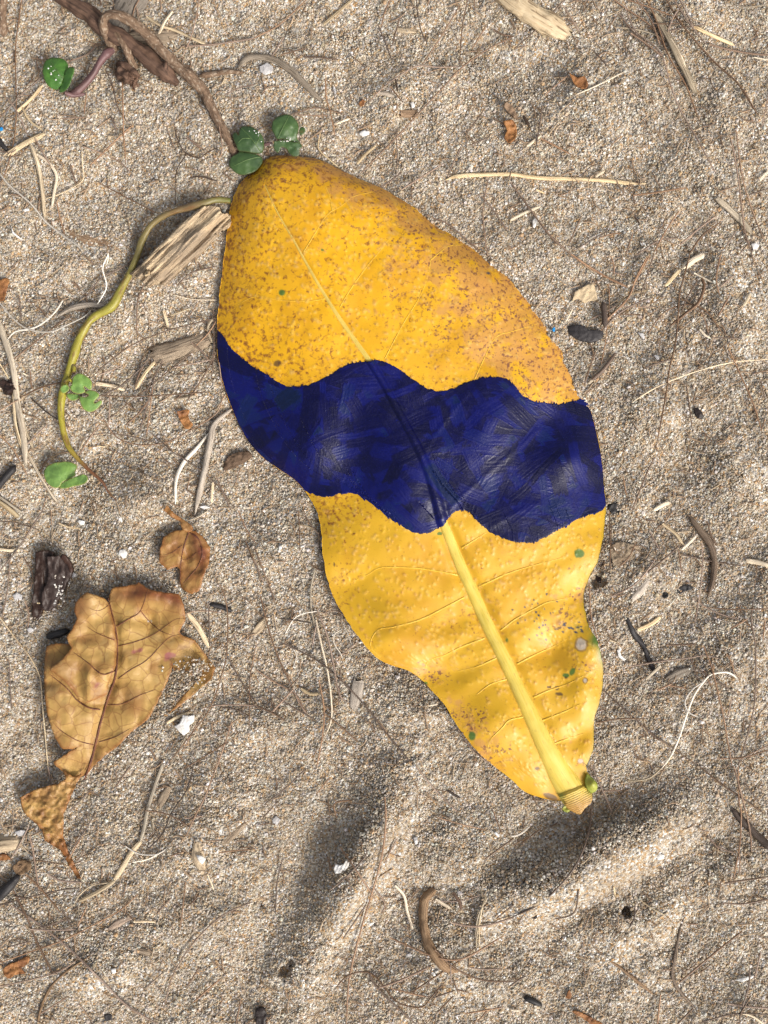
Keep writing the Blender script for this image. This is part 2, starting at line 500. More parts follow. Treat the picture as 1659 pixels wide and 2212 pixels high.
# a bubbly skin of fine pimples next to the midrib
LZ = LZ + 0.19 * PIM
edge_in = np.minimum(LX - xl(LY), xr(LY) - LX)
def spots(lst):
    r = np.zeros_like(LX)
    for q in lst:
        x, y, a = q[:3]; b = q[3] if len(q) > 3 else a; ro = q[4] if len(q) > 4 else 0
        jit = 1 + 0.25 * vn(LX / 5, LY / 5, int(x))
        d = -np.log(np.maximum(gau(LX, LY, x, y, a, b, ro), 1e-9)) * jit
        r = np.maximum(r, 1 - sst(0.55, 1.25, d))
    return r
A = {}
up_ = 1 - sst(1000, 1150, LY)
eL, eR = LX - xl(LY), xr(LY) - LX
A['brown'] = np.clip(0.30 * up_ + 0.6 * np.exp(-eL / 80) * up_ + 0.25 * gau(LX, LY, 640, 385, 120, 45) + 0.25 * gau(LX, LY, 620, 770, 130, 60) +
                     0.6 * gau(LX, LY, 735, 1110, 80, 55) + 0.55 * gau(LX, LY, 735, 1265, 45, 60) + 0.4 * gau(LX, LY, 980, 1345, 90, 40, -0.4) + 0.10, 0, 1)
A['tan'] = np.clip(1.05 * np.exp(-eR / 130) * (1 - sst(860, 1050, LY)) + 0.7 * gau(LX, LY, 1110, 690, 140, 150) + 0.25 * gau(LX, LY, 900, 560, 140, 160) + 0.9 * gau(LX, LY, 930, 1450, 45, 28) +
                   0.8 * gau(LX, LY, 1012, 1565, 60, 50) + 0.75 * gau(LX, LY, 1060, 1640, 45, 40) + 0.8 * gau(LX, LY, 1205, 1345, 42, 28) +
                   0.75 * gau(LX, LY, 1268, 1440, 30, 32) + 0.5 * gau(LX, LY, 1255, 1650, 20, 30) + 0.6 * gau(LX, LY, 1250, 1285, 40, 25), 0, 1)
A['low'] = sst(900, 1150, LY) * 0.9 + 0.35 * sst(760, 1150, LX) * (1 - sst(900, 1150, LY))
A['green'] = np.clip(spots([(609,632,7),(1252,1196,12,10),(1020,1590,8,10),(1223,1459,8,5),(1236,1451,9,6,-0.9),(918,1476,6,4),(950,1153,6,4),
                            (1095,1383,3,5),(696,540,3),(1238,1447,4)]) + 0.9 * gau(LX, LY, 1284, 1384, 14, 16) + 0.8 * gau(LX, LY, 1284, 1684, 11, 9) + 0.6 * gau(LX, LY, 1295, 1420, 8, 25)
                     + 0.45 * np.exp(-eR / 3.5) * sst(900, 1000, LY) + 0.35 * gau(LX, LY, 1250, 1355, 26, 14) * (vn(LX / 5, LY / 5, 5) > 0) + 0.7 * gau(LX, LY, 1222, 1716, 10, 14), 0, 1)
A['grey'] = spots([(1255,1392,12,13),(1264,1470,4,5),(1254,1644,6,5)])
A['greyrim'] = np.clip(spots([(1255,1392,15,16),(1264,1470,6,7),(1254,1644,7,6)]) - A['grey'], 0, 1)
A['dark'] = spots([(1208,1499,9,4,0.15),(1203,1486,5),(599,785,9,7,-0.5),(1166,1584,3,5),(1186,1484,5,3),(1222,1464,3),(1205,1358,9,3,-0.3),(1160,1660,6,4),(1190,1722,18,7,0.4),
                   (722,1219,2,5),(1176,1340,2)] + [(558 + 44 * rng.uniform(-1, 1), 490 + 40 * rng.uniform(-1, 1), 1.8) for _ in range(16)])
A['inky'] = spots([(1055,590,4,3,0.7)] + [(1158 + rng.normal(0, 24), 1330 + rng.normal(0, 22), rng.uniform(1.4, 2.6)) for _ in range(26)]
                  + [(1240 + rng.normal(0, 14), 1354 + rng.normal(0, 7), rng.uniform(2, 5), rng.uniform(1.5, 2.5), 0.2) for _ in range(14)])
A['pim'] = PIM
x, y, _ = W(LX, LY, LZ * 1e-3)
top = np.stack([x, y, LZ * 1e-3], -1).reshape(-1, 3)
# rim and underside so that the blade has thickness
bi = np.concatenate([np.arange(NC), np.arange(1, NR) * NC + NC - 1, (NR - 1) * NC + np.arange(NC - 2, -1, -1), np.arange(NR - 2, 0, -1) * NC])
TH = 0.00042
bot = top.copy(); bot[:, 2] -= TH
cs = slice(None)
step_r, step_c = np.unique(np.r_[np.arange(0, NR, 6), NR - 1]), np.unique(np.r_[np.arange(0, NC, 6), NC - 1])
bsub = bot.reshape(NR, NC, 3)[np.ix_(step_r, step_c)].reshape(-1, 3).copy(); bsub[:, 2] -= 0.00012
rim2 = bot[bi]
nv = len(top)
v = np.vstack([top, rim2, bsub])
m_ = len(bi)
nxt = np.roll(np.arange(m_), -1)
rimq = np.stack([bi, bi[nxt], nv + nxt, nv + np.arange(m_)], 1)
q = np.vstack([gridquads(NR, NC), rimq[:, ::-1], gridquads(len(step_r), len(step_c), nv + m_, True)])
at = {}
for k_, a_ in A.items():
    f = np.clip(a_, 0, 1).reshape(-1)
    at[k_] = np.r_[f, f[bi], np.zeros(len(bsub))]

def mat_leaf():
    t = NT('yellow_leaf_skin')
    o = t.obj()
    n1 = t.noise(o, 26, 3)
    col = t.mix(t.attr('low'), (0.68, 0.355, 0.002), (0.56, 0.32, 0.010))
    col = t.mix(t.rmp(n1, 0.42, 0.75, 0, 0.45), col, (0.66, 0.37, 0.018))
    col = t.mix(t.rmp(t.noise(o, 60, 3), 0.46, 0.72, 0, 0.6), col, (0.50, 0.225, 0.004))
    n2 = t.noise(o, 150, 6, 0.68)
    tan = t.rmp(t.math('ADD', n2, t.math('MULTIPLY', t.attr('tan'), 0.25)), 0.62, 0.76)
    col = t.mix(t.math('MULTIPLY', tan, 0.7), col, (0.47, 0.225, 0.062))
    n3 = t.noise(o, 640, 4, 0.62, 0.3)
    br = t.rmp(t.math('ADD', n3, t.math('MULTIPLY', t.attr('brown'), 0.20)), 0.62, 0.80)
    col = t.mix(t.math('MULTIPLY', br, 0.9), col, (0.25, 0.085, 0.009))
    col = t.mix(t.math('MULTIPLY', t.rmp(t.math('ADD', n3, t.math('MULTIPLY', t.attr('brown'), 0.14)), 0.72, 0.80), 0.6), col, (0.11, 0.035, 0.006))
    dots = t.math('MAXIMUM', t.rmp(t.voro(o, 520), 0.26, 0.12), t.rmp(t.noise(o, 700, 3, 0.6), 0.55, 0.63))
    dsel = t.rmp(t.math('ADD', t.noise(o, 170, 4, 0.65), t.math('MULTIPLY', t.attr('tan'), 0.34)), 0.62, 0.74)
    col = t.mix(t.math('MULTIPLY', t.math('MULTIPLY', dots, dsel), 0.85), col, (0.15, 0.05, 0.03))
    crk = t.rmp(t.voro(o, 330, 'DISTANCE_TO_EDGE'), 0.05, 0.0)
    csel = t.rmp(t.math('ADD', t.noise(o, 75, 3), t.math('MULTIPLY', t.attr('tan'), 0.18)), 0.66, 0.80)
    col = t.mix(t.math('MULTIPLY', t.math('MULTIPLY', crk, csel), 0.55), col, (0.28, 0.12, 0.03))
    col = t.mix(t.math('MULTIPLY', t.attr('pim'), t.rmp(t.noise(o, 260, 2), 0.40, 0.60, 0.0, 0.85)), col, (0.46, 0.225, 0.045))
    col = t.mix(t.math('MULTIPLY', t.attr('pim'), t.rmp(t.noise(o, 200, 2), 0.60, 0.45, 0.0, 0.45)), col, (0.70, 0.47, 0.11))
    col = t.mix(t.math('MULTIPLY', t.attr('green'), 0.9), col, (0.035, 0.13, 0.02))
    col = t.mix(t.attr('inky'), col, (0.03, 0.04, 0.07))
    col = t.mix(t.attr('greyrim'), col, (0.14, 0.07, 0.03))
    col = t.mix(t.attr('grey'), col, (0.46, 0.38, 0.29))
    col = t.mix(t.math('MULTIPLY', t.attr('dark'), 0.85), col, (0.07, 0.035, 0.015))
    h = t.math('ADD', t.noise(o, 900, 3), t.math('MULTIPLY', t.noise(o, 220, 2), 1.6))
    rg = t.rmp(n2, 0.3, 0.7, 0.42, 0.56)
    m = t.fin(col, rg, t.bump(h, 0.00005, 0.6), 0.5)
    t.b.inputs['Subsurface Weight'].default_value = 0.06
    t.b.inputs['Subsurface Radius'].default_value = (0.002, 0.0012, 0.0003)
    return m
M_LEAF = mat_leaf()
LEAF = thing('yellow_leaf', 'large fallen yellow leaf with a wavy dark blue painted band', 'leaf')
blade = link('blade', mesh_np('blade', v, q, attrs=at), M_LEAF, LEAF)
blade['label'] = 'glossy yellow leaf blade speckled with brown spots and small blisters'

def strip(name, cl, wfun, zfun, mat, parent, half=5, lift=0.06):
    """raised rib following a centre line on the blade; wfun gives its half width, zfun its ridge height (mm)"""
    d = np.gradient(cl, axis=0); d /= np.maximum(np.linalg.norm(d, axis=1, keepdims=True), 1e-6)
    nrm = np.stack([-d[:, 1], d[:, 0]], 1)
    k = np.linspace(-1, 1, 2 * half + 1)
    par = np.linspace(0, 1, len(cl))
    w = wfun(par)
    X = cl[:, :1] + nrm[:, :1] * k * w[:, None]; Y = cl[:, 1:2] + nrm[:, 1:2] * k * w[:, None]
    Z = surf(X, Y)
    prof = (1 - np.abs(k) ** 2.4) ** 1.0
    mid = np.repeat(surf(cl[:, 0], cl[:, 1])[:, None], len(k), 1)
    Z = np.maximum(Z, mid - 0.05) + zfun(par)[:, None] * prof + lift * np.where(np.abs(k) > 0.99, -2.5, 1)
    x, y, z = W(X, Y, Z * 1e-3)
    vv = np.stack([x, y, z], -1).reshape(-1, 3)
    gv = np.stack([np.repeat(par[:, None], len(k), 1) * len(cl) * 6 * K, np.repeat(k[None], len(cl), 0) * w[:, None] * K, np.zeros(X.shape)], -1).reshape(-1, 3)
    return link(name, mesh_np(name, vv, gridquads(len(cl), len(k)), attrs={'gv': gv, 'par': np.repeat(par, len(k))}), mat, parent)

def mat_rib():
    t = NT('leaf_midrib')
    g = t.attr('gv', out='Vector')
    n = t.noise(t.vmul(g, (90, 1800, 1)), 1.0, 4)
    fine = t.noise(t.vmul(g, (350, 2600, 1)), 1.0, 3)
    col = t.mix(t.rmp(n, 0.3, 0.75), (0.66, 0.50, 0.10), (0.58, 0.42, 0.05))
    col = t.mix(t.rmp(fine, 0.58, 0.70, 0, 0.6), col, (0.34, 0.20, 0.04))
    col = t.mix(t.rmp(t.attr('par'), 0.05, 0.45, 0.7, 0.0), col, (0.52, 0.36, 0.09))
    return t.fin(col, 0.5, t.bump(n, 0.0001, 0.6), 0.4)
M_RIB = mat_rib()
ribc = spline([(a, b) for a, b, w in RIB], 5.0)
midrib = strip('midrib', ribc, lambda p: ribw(p), lambda p: np.interp(p, [0, .3, .5, .6, 1], [0.05, 0.2, 0.45, 0.7, 1.8]), M_RIB, LEAF, 7)
midrib['label'] = 'thick pale yellow central rib widening towards the stalk'
t = NT('leaf_side_vein')
M_VEIN = t.fin(t.mix(t.rmp(t.noise(t.obj(), 500, 2), 0.4, 0.65), (0.68, 0.42, 0.045), (0.60, 0.34, 0.02)), 0.45, None, 0.4)
for vv in VEINS:
    cl = spline(vv, 5.0)
    lowv = cl[:, 1].mean() > 1000
    strip('side_vein', cl, (lambda p: 2.6 * (1 - 0.6 * p)) if lowv else (lambda p: 1.5 * (1 - 0.5 * p)),
          lambda p: (0.22 if lowv else 0.14) * (1 - 0.7 * p), M_VEIN, LEAF, 2, 0.03)

# ---- the painted band: four edges, filled between them
def resamp(p, n):
    p = np.array(p, float)
    L = np.r_[0, np.cumsum(np.linalg.norm(np.diff(p, axis=0), axis=1))]
    u = np.linspace(0, L[-1], n)
    return np.stack([np.interp(u, L, p[:, k]) for k in (0, 1)], 1)
NU, NV = 620, 250
U = resamp(spline(UPPER, 3), NU); Lw = resamp(spline(LOWER, 3), NU)
kk = np.arange(NU)
for e, sd_ in ((U, 71), (Lw, 81)):
    am = np.clip(np.minimum(kk, NU - 1 - kk) / 14, 0, 1)
    rag = 1.2 * vn(kk / 2.6, kk * 0, sd_) + 1.8 * vn(kk / 6, kk * 0 + 9, sd_ + 1) * (vn(kk / 40, kk * 0 + 5, sd_ + 2) > -0.2)
    spike = np.where(vn(kk / 1.5, kk * 0 + 2, sd_ + 3) > 0.62, 3.4, 0) * (vn(kk / 30, kk * 0 + 4, sd_ + 4) > 0.0)
    e[:, 1] += am * (rag - (spike if e is U else -spike))
    e[:, 0] += am * 1.2 * vn(kk / 2.3, kk * 0 + 6, sd_ + 5)
yl = np.linspace(U[0, 1], Lw[0, 1], NV); yr = np.linspace(U[-1, 1], Lw[-1, 1], NV)
E0 = np.stack([xl(yl) + 0.4, yl], 1); E1 = np.stack([xr(yr) - 0.4, yr], 1)
U[0], Lw[0], U[-1], Lw[-1] = E0[0], E0[-1], E1[0], E1[-1]
u = np.linspace(0, 1, NU)[None, :, None]; w_ = np.linspace(0, 1, NV)[:, None, None]
PT = (1 - w_) * U[None] + w_ * Lw[None] + (1 - u) * E0[:, None] + u * E1[:, None] \
    - ((1 - u) * (1 - w_) * U[0] + u * (1 - w_) * U[-1] + (1 - u) * w_ * Lw[0] + u * w_ * Lw[-1])
PX, PY = PT[..., 0], PT[..., 1]
PX = np.clip(PX, xl(PY) + 0.3, xr(PY) - 0.3)
# brush strokes, one over another
BH = 0.02 * vn(PX / 2.0, PY / 12, 5); TONE = np.full(PX.shape, 0.35)
for s in range(620):
    if s < 90:                                 # along the rims of the band
        e = U if rng.uniform() < 0.5 else Lw
        i = rng.integers(8, NU - 8); cx, cy = e[i]; a = math.atan2(e[i + 7][1] - e[i - 7][1], e[i + 7][0] - e[i - 7][0]) + rng.normal(0, .1)
        cy += (1 if e is U else -1) * rng.uniform(6, 34); ln, wd = rng.uniform(35, 80), rng.uniform(9, 17)
    else:
        i, j = rng.integers(0, NV), rng.integers(0, NU)
        cx, cy = PX[i, j], PY[i, j]
        fl = 0.75 * vn(np.array(cx / 130), np.array(cy / 130), 9)
        a = float(rng.choice([1.08, 0.35, -0.75, 1.5, -0.1])) + float(fl) + rng.normal(0, .2)
        ln, wd = rng.uniform(22, 60), rng.uniform(7, 20)
    c_, s_ = math.cos(a), math.sin(a)
    p = (PX - cx) * c_ + (PY - cy) * s_; b = -(PX - cx) * s_ + (PY - cy) * c_ + rng.uniform(-1, 1) * 0.0016 * p * p
    m = (1 - sst(0.8, 1.0, np.abs(b) / wd)) * (1 - sst(0.75, 1.05, np.abs(p) / ln + 0.12 * vn(b / 3, b * 0, s)))
    hh = 0.045 * vn(b / 1.6 + 40 * s, p / 70, s) + 0.025 * vn(b / 1.0, p / 30, s + 7) + 0.03 * sst(0.55, 0.9, np.abs(b) / wd)
    al = m * rng.uniform(0.5, 1.0)
    BH = BH * (1 - al) + hh * al
    TONE = TONE * (1 - al) + rng.uniform(0, 1) ** 1.4 * al
BH = BH + 0.03 * np.maximum(0, vn(PX / 2.6, PY / 2.6, 15) - 0.45) * 3
pr, _, pp = rib_h(PX, PY)
zv = np.zeros_like(PX)
for pv in PVEINS:
    d, _, _ = polydist(PX, PY, spline(pv, 10)); zv = np.maximum(zv, np.exp(-(d / 6.0) ** 2))
d_, p_, sd_ = polydist(PX, PY, RIBC)
groove = 0.0
ribtop = np.interp(pp, [0, .3, .5, .6, 1], [0.05, 0.2, 0.45, 0.7, 1.8]) * np.exp(-(d_ / (0.9 * ribw(pp))) ** 2) + 0.85 * np.exp(-(d_ / (1.25 * ribw(pp))) ** 4)
PZ = surf(PX, PY) + ribtop + 0.13 * zv + 0.30 + BH * 1.25 + groove
PZ[0, :] -= 0.34; PZ[-1, :] -= 0.34; PZ[:, 0] -= 0.30; PZ[:, -1] -= 0.30
x, y, z = W(PX, PY, PZ * 1e-3)
def mat_paint():
    t = NT('dark_blue_paint')
    o = t.obj(); tn = t.attr('tone')
    col = t.ramp(tn, [(0.0, (0.0004, 0.0006, 0.022)), (0.35, (0.0007, 0.0011, 0.044)), (0.6, (0.0014, 0.0032, 0.090)), (0.8, (0.0025, 0.0090, 0.075)), (1.0, (0.0015, 0.0075, 0.034))])
    n = t.noise(o, 700, 3)
    col = t.mix(t.rmp(t.noise(o, 2600, 2), 0.66, 0.74, 0, 0.45), col, (0.02, 0.04, 0.16))
    return t.fin(col, t.rmp(n, 0.3, 0.7, 0.30, 0.44), t.bump(t.noise(o, 1800, 2), 0.00006, 0.7), 0.32)
paint = link('painted_band', mesh_np('painted_band', np.stack([x, y, z], -1).reshape(-1, 3), gridquads(NV, NU), attrs={'tone': TONE.reshape(-1)}), mat_paint(), LEAF)
paint['label'] = 'wavy band of thick dark blue paint with visible brush strokes'

# ---- stub of the stalk, ringed, with green tab
# ------------------------------------------------------------------ generic builders
def sheet(name, outline, zfun, mat, parent=None, thick=0.25, sp=5.0, smooth=True, close=True, zadd=None, extra=None, rag=0.0, seed=0):
    """thin solid sheet: outline in plan units, zfun(dx,dy) = height of its top in mm"""
    if close:
        ol = spline(list(outline) + [outline[0]], sp * 0.8)[:-1]
    else:
        ol = resamp(list(outline) + [outline[0]], max(8, int(sum(np.hypot(*np.diff(np.array(list(outline) + [outline[0]], float), axis=0).T)) / (sp * 0.8))))[:-1]
    if rag:
        i = np.arange(len(ol)); ol = ol + rag * np.stack([vn(i / 1.7, i * 0, seed + 1), vn(i / 1.7, i * 0 + 5, seed + 2)], 1)
    x0, y0 = ol.min(0); x1, y1 = ol.max(0)
    gx_, gy_ = np.meshgrid(np.arange(x0 + sp / 2, x1, sp), np.arange(y0 + sp / 2, y1, sp))
    gx_ = (gx_ + rng.uniform(-.25, .25, gx_.shape) * sp).ravel(); gy_ = (gy_ + rng.uniform(-.25, .25, gy_.shape) * sp).ravel()
    m = inpoly(gx_, gy_, ol)
    gx_, gy_ = gx_[m], gy_[m]
    if len(gx_):
        d, _, _ = polydist(gx_, gy_, np.vstack([ol, ol[:1]]))
        m = d > sp * 0.45
        gx_, gy_ = gx_[m], gy_[m]
    pts = [Vector(p) for p in ol] + [Vector((a, b)) for a, b in zip(gx_, gy_)]
    n0 = len(ol)
    vs, es, fs, _, _, _ = delaunay_2d_cdt(pts, [(i, (i + 1) % n0) for i in range(n0)], [list(range(n0))], 1, 1e-4)
    P = np.array([(p.x, p.y) for p in vs])
    F = np.array([f for f in fs if len(f) == 3])
    # plan y runs down, so turn faces round to look up
    a, b, c = P[F[:, 0]], P[F[:, 1]], P[F[:, 2]]
    cr = (b[:, 0] - a[:, 0]) * (c[:, 1] - a[:, 1]) - (b[:, 1] - a[:, 1]) * (c[:, 0] - a[:, 0])
    F[cr > 0] = F[cr > 0][:, ::-1]
    Z = zfun(P[:, 0], P[:, 1]) * 1e-3
    x, y, z = W(P[:, 0], P[:, 1], Z)
    top = np.stack([x, y, z], 1); bot = top.copy(); bot[:, 2] -= thick * 1e-3
    n = len(top)
    e = np.vstack([F[:, [0, 1]], F[:, [1, 2]], F[:, [2, 0]]])
    key = {}
    for p, q_ in e.tolist(): key[(p, q_)] = 1
    bd = [(p, q_) for (p, q_) in key if (q_, p) not in key]
    tr = [F, F[:, ::-1] + n]
    if bd:
        bd = np.array(bd)
        tr += [np.stack([bd[:, 1], bd[:, 0], bd[:, 0] + n], 1), np.stack([bd[:, 1], bd[:, 0] + n, bd[:, 1] + n], 1)]
    ed, _, _ = polydist(P[:, 0], P[:, 1], np.vstack([ol, ol[:1]]))
    at = {'edge': np.r_[ed, ed] * 1.0}
    for k_, f_ in (extra or {}).items():
        q_ = f_(P[:, 0], P[:, 1]); at[k_] = np.r_[q_, q_]
    return link(name, mesh_np(name, np.vstack([top, bot]), None, np.vstack(tr), smooth, at), mat, parent)

def rod(name, pts, w, mat, parent=None, zoff=0.0, zs=None, flat=1.0, segs=7, rough=0.0, ridge=0.0, taper=(0.6, 0.35), jag=0.0, step=6.0, seed=0, knob=None, smooth=True):
    """stick / stem / needle along a path. w: full width in plan units (number or one per point); zoff: lift of its underside above the sand (mm);
    zs: heights of its axis per point (mm) instead of following the sand; flat: thickness / width"""
    r_ = np.random.default_rng(1000 + seed + int(abs(pts[0][0]) * 7 + abs(pts[0][1]) * 13))
    n = len(pts)
    ww = np.full(n, w, float) if np.isscalar(w) else np.array(w, float)
    zz = np.zeros(n) if zs is None else np.array(zs, float)
    L0 = np.r_[0, np.cumsum(np.hypot(*np.diff(np.array(pts, float), axis=0).T))]; L0 /= L0[-1]
    cl = spline([(p[0], p[1], a, b) for p, a, b in zip(pts, ww, zz)], step)
    m = len(cl); t = np.linspace(0, 1, m)
    rad = cl[:, 2] / 2 * K
    rad = rad * np.interp(t, [0, 0.06, 0.9, 1], [taper[0], 1, 1, taper[1]])
    if knob is not None:
        for kt, ka in knob: rad = rad * (1 + ka * np.exp(-((t - kt) / 0.03) ** 2))
    g = sand_z(cl[:, 0], cl[:, 1])
    if m > 4:
        k = min(m, 9); ker = np.ones(k) / k
        gp = np.r_[np.full(k, g[0]), g, np.full(k, g[-1])]
        gs = np.convolve(gp, ker, 'same')[k:-k]
        g = np.maximum(gs, g - 0.0002)
    zc = g + zoff * 1e-3 + rad * flat if zs is None else cl[:, 3] * 1e-3
    x, y, z = W(cl[:, 0], cl[:, 1], zc)
    P = np.stack([x, y, z], 1)
    d = np.gradient(P, axis=0); d /= np.linalg.norm(d, axis=1, keepdims=True)
    sidev = np.stack([-d[:, 1], d[:, 0], np.zeros(m)], 1); sidev /= np.maximum(np.linalg.norm(sidev, axis=1, keepdims=True), 1e-9)
    upv = np.cross(d, sidev); upv *= np.sign(upv[:, 2:3] + 1e-9)
    an = np.linspace(0, 2 * math.pi, segs, endpoint=False)
    prof = 1 + ridge * r_.uniform(-1, 1, segs)
    R = rad[:, None] * prof[None]
    if rough:
        seed2 = int(r_.integers(1, 9999))
        R = R * (1 + rough * fbm(np.repeat(t[:, None] * m * step / 26, segs, 1), np.repeat(an[None] * 1.1, m, 0), seed2, 3))
    V = P[:, None] + R[..., None] * (np.cos(an)[None, :, None] * sidev[:, None] + flat * np.sin(an)[None, :, None] * upv[:, None])
    if jag:
        V[0] -= d[0] * (r_.uniform(0, 1, (segs, 1)) * jag * rad[0]); V[-1] += d[-1] * (r_.uniform(0, 1, (segs, 1)) * jag * rad[-1])
        V[1] -= d[1] * (r_.uniform(-.2, .6, (segs, 1)) * jag * rad[1] * .4)
    v = V.reshape(-1, 3)
    i = np.arange(m * segs).reshape(m, segs); j = np.roll(i, -1, 1)
    q = np.stack([i[:-1], i[1:], j[1:], j[:-1]], -1).reshape(-1, 4)
    if d[0][0] * 0 == 0:
        pass
    c0, c1 = V[0].mean(0) + d[0] * rad[0] * 0.3 * (jag > 0), V[-1].mean(0) - d[-1] * rad[-1] * 0.3 * (jag > 0)
    v = np.vstack([v, c0, c1])
    tr = np.vstack([np.stack([j[0], i[0], np.full(segs, m * segs)], 1), np.stack([i[-1], j[-1], np.full(segs, m * segs + 1)], 1)])
    al = np.repeat((t * m * step * K)[:, None], segs, 1); ci = np.repeat(an[None], m, 0) * rad.mean()
    gv = np.stack([al, ci * np.cos(an)[None] * 0 + np.cos(an)[None] * R, np.sin(an)[None] * R], -1).reshape(-1, 3)
    gv = np.vstack([gv, gv[:1], gv[-1:]])
    tt = np.r_[np.repeat(t, segs), 0, 1]
    # orientation of the quads
    a, b, c = v[q[0, 0]], v[q[0, 1]], v[q[0, 2]]
    if np.dot(np.cross(b - a, c - a), a - P[0]) < 0:
        q = q[:, ::-1]; tr = tr[:, ::-1]
    return link(name, mesh_np(name, v, q, tr, smooth, {'gv': gv, 'par': tt}), mat, parent)

_ico = None
def lump(name, dx, dy, rx, ry, rz, mat, parent=None, rot=0.0, amp=0.35, sink=0.35, seed=0, facet=True, freq=1.3, sub=2, ncut=7):
    """irregular angular piece; sizes in plan units"""
    import bmesh
    bm = bmesh.new(); bmesh.ops.create_icosphere(bm, subdivisions=sub, radius=1)
    r_ = random.Random(seed * 31 + int(dx * 3 + dy))
    cuts = [(Vector((r_.gauss(0, 1), r_.gauss(0, 1), r_.gauss(0, .8))).normalized(), r_.uniform(0.55, 0.85)) for _ in range(ncut)]
    o = r_.uniform(0, 50)
    for v in bm.verts:
        for nrm, dd in cuts:
            e = v.co.dot(nrm) - dd
            if e > 0: v.co -= nrm * e * 0.9
        f = 1 + amp * float(vn(np.array(v.co.x * freq + o), np.array(v.co.y * freq + v.co.z * 1.7 + o), seed))
        v.co *= f
    z0 = float(sand_z(np.array([dx]), np.array([dy]))[0])
    c, s = math.cos(rot), math.sin(rot)
    V = np.array([v.co[:] for v in bm.verts]); F = np.array([[v.index for v in f.verts] for f in bm.faces]); bm.free()
    X = V[:, 0] * rx; Y = V[:, 1] * ry
    px_ = dx + X * c - Y * s; py_ = dy + X * s + Y * c
    Z = z0 + (V[:, 2] * rz * (1 - sink * 0) + rz * (1 - 2 * sink)) * K
    x, y, z = W(px_, py_, Z)
    vv = np.stack([x, y, z], 1)
    F = F[:, ::-1]
    return link(name, mesh_np(name, vv, None, F, not facet, {'gv': np.stack([X * K, Y * K, V[:, 2] * rz * K], 1)}), mat, parent)

# ------------------------------------------------------------------ materials of the small things
def mat_fibre(name, c1, c2, dark=None, rough=0.65, streak=(60, 2600), spec=0.35, bumpd=0.00015, vary=True):
    t = NT(name)
    g = t.attr('gv', out='Vector')
    oi = t.n('ObjectInfo').outputs['Random']
    off = t.n('CombineXYZ'); t.put(off.inputs[0], t.math('MULTIPLY', oi, 40.0)); t.put(off.inputs[1], t.math('MULTIPLY', oi, 17.0))
    vec = t.vadd(t.vmul(g, (streak[0], streak[1], streak[1])), off.outputs[0])
    n = t.noise(vec, 1.0, 4, 0.6)
    col = t.mix(t.rmp(n, 0.3, 0.7), c1, c2)
    if dark is not None:
        n2 = t.noise(t.vadd(t.vmul(g, (streak[0] * 1.7, streak[1] * .8, streak[1] * .8)), off.outputs[0]), 1.0, 3)
        col = t.mix(t.rmp(n2, 0.52, 0.66, 0, 0.85), col, dark)
    if vary:
        hs = t.n('HueSaturation'); t.put(hs.inputs['Color'], col)
        t.put(hs.inputs['Value'], t.rmp(oi, 0, 1, 0.6, 1.45)); t.put(hs.inputs['Saturation'], t.rmp(t.math('FRACT', t.math('MULTIPLY', oi, 7.31)), 0, 1, 0.75, 1.15))
        hs.inputs['Fac'].default_value = 1
        col = hs.outputs[0]
    return t.fin(col, rough, t.bump(n, bumpd, 0.9), spec)
M_NEEDLE = mat_fibre('dry_needle', (0.27, 0.175, 0.115), (0.14, 0.085, 0.055), None, 0.5, (150, 4000))
M_STRAW = mat_fibre('pale_straw', (0.64, 0.53, 0.36), (0.44, 0.325, 0.195), (0.17, 0.11, 0.06), 0.55, (60, 3000))
M_STICK = mat_fibre('brown_stick', (0.30, 0.21, 0.135), (0.19, 0.12, 0.072), (0.075, 0.045, 0.028), 0.8)
M_GREYSTICK = mat_fibre('grey_stick', (0.40, 0.335, 0.26), (0.27, 0.215, 0.16), (0.11, 0.085, 0.06), 0.8)
M_DARK = mat_fibre('dark_rootlet', (0.10, 0.065, 0.045), (0.055, 0.036, 0.027), None, 0.75)
M_CHAR = mat_fibre('charcoal', (0.022, 0.020, 0.021), (0.045, 0.04, 0.04), None, 0.55, (300, 2000))
M_BARK = mat_fibre('dark_bark', (0.045, 0.024, 0.017), (0.018, 0.011, 0.010), (0.007, 0.005, 0.005), 0.5, (60, 1400))
M_FIBRE = mat_fibre('white_root_fibre', (0.72, 0.66, 0.57), (0.58, 0.51, 0.42), None, 0.6)
M_DRIFT = mat_fibre('driftwood', (0.56, 0.445, 0.30), (0.36, 0.275, 0.185), (0.12, 0.085, 0.055), 0.85, (45, 1500), 0.2, 0.0004, False)
M_DRIFTG = mat_fibre('weathered_driftwood', (0.36, 0.285, 0.205), (0.24, 0.18, 0.125), (0.085, 0.06, 0.042), 0.9, (45, 1500), 0.2, 0.0005, False)
M_PALEWOOD = mat_fibre('pale_wood', (0.62, 0.50, 0.33), (0.48, 0.36, 0.22), (0.17, 0.11, 0.06), 0.8, (40, 1300), 0.25, 0.0003, False)
M_VINE = mat_fibre('brown_vine', (0.235, 0.155, 0.10), (0.12, 0.075, 0.047), (0.36, 0.28, 0.205), 0.8, (420, 1100), 0.3, 0.0009, False)
M_WOODSTEM = mat_fibre('dark_woody_stem', (0.155, 0.092, 0.062), (0.088, 0.052, 0.037), (0.045, 0.028, 0.02), 0.8, (60, 1100), 0.25, 0.0005, False)
M_PURPLE = mat_fibre('purple_stem', (0.16, 0.085, 0.085), (0.11, 0.06, 0.055), (0.07, 0.035, 0.035), 0.5, (60, 800), 0.4, 0.0002, False)

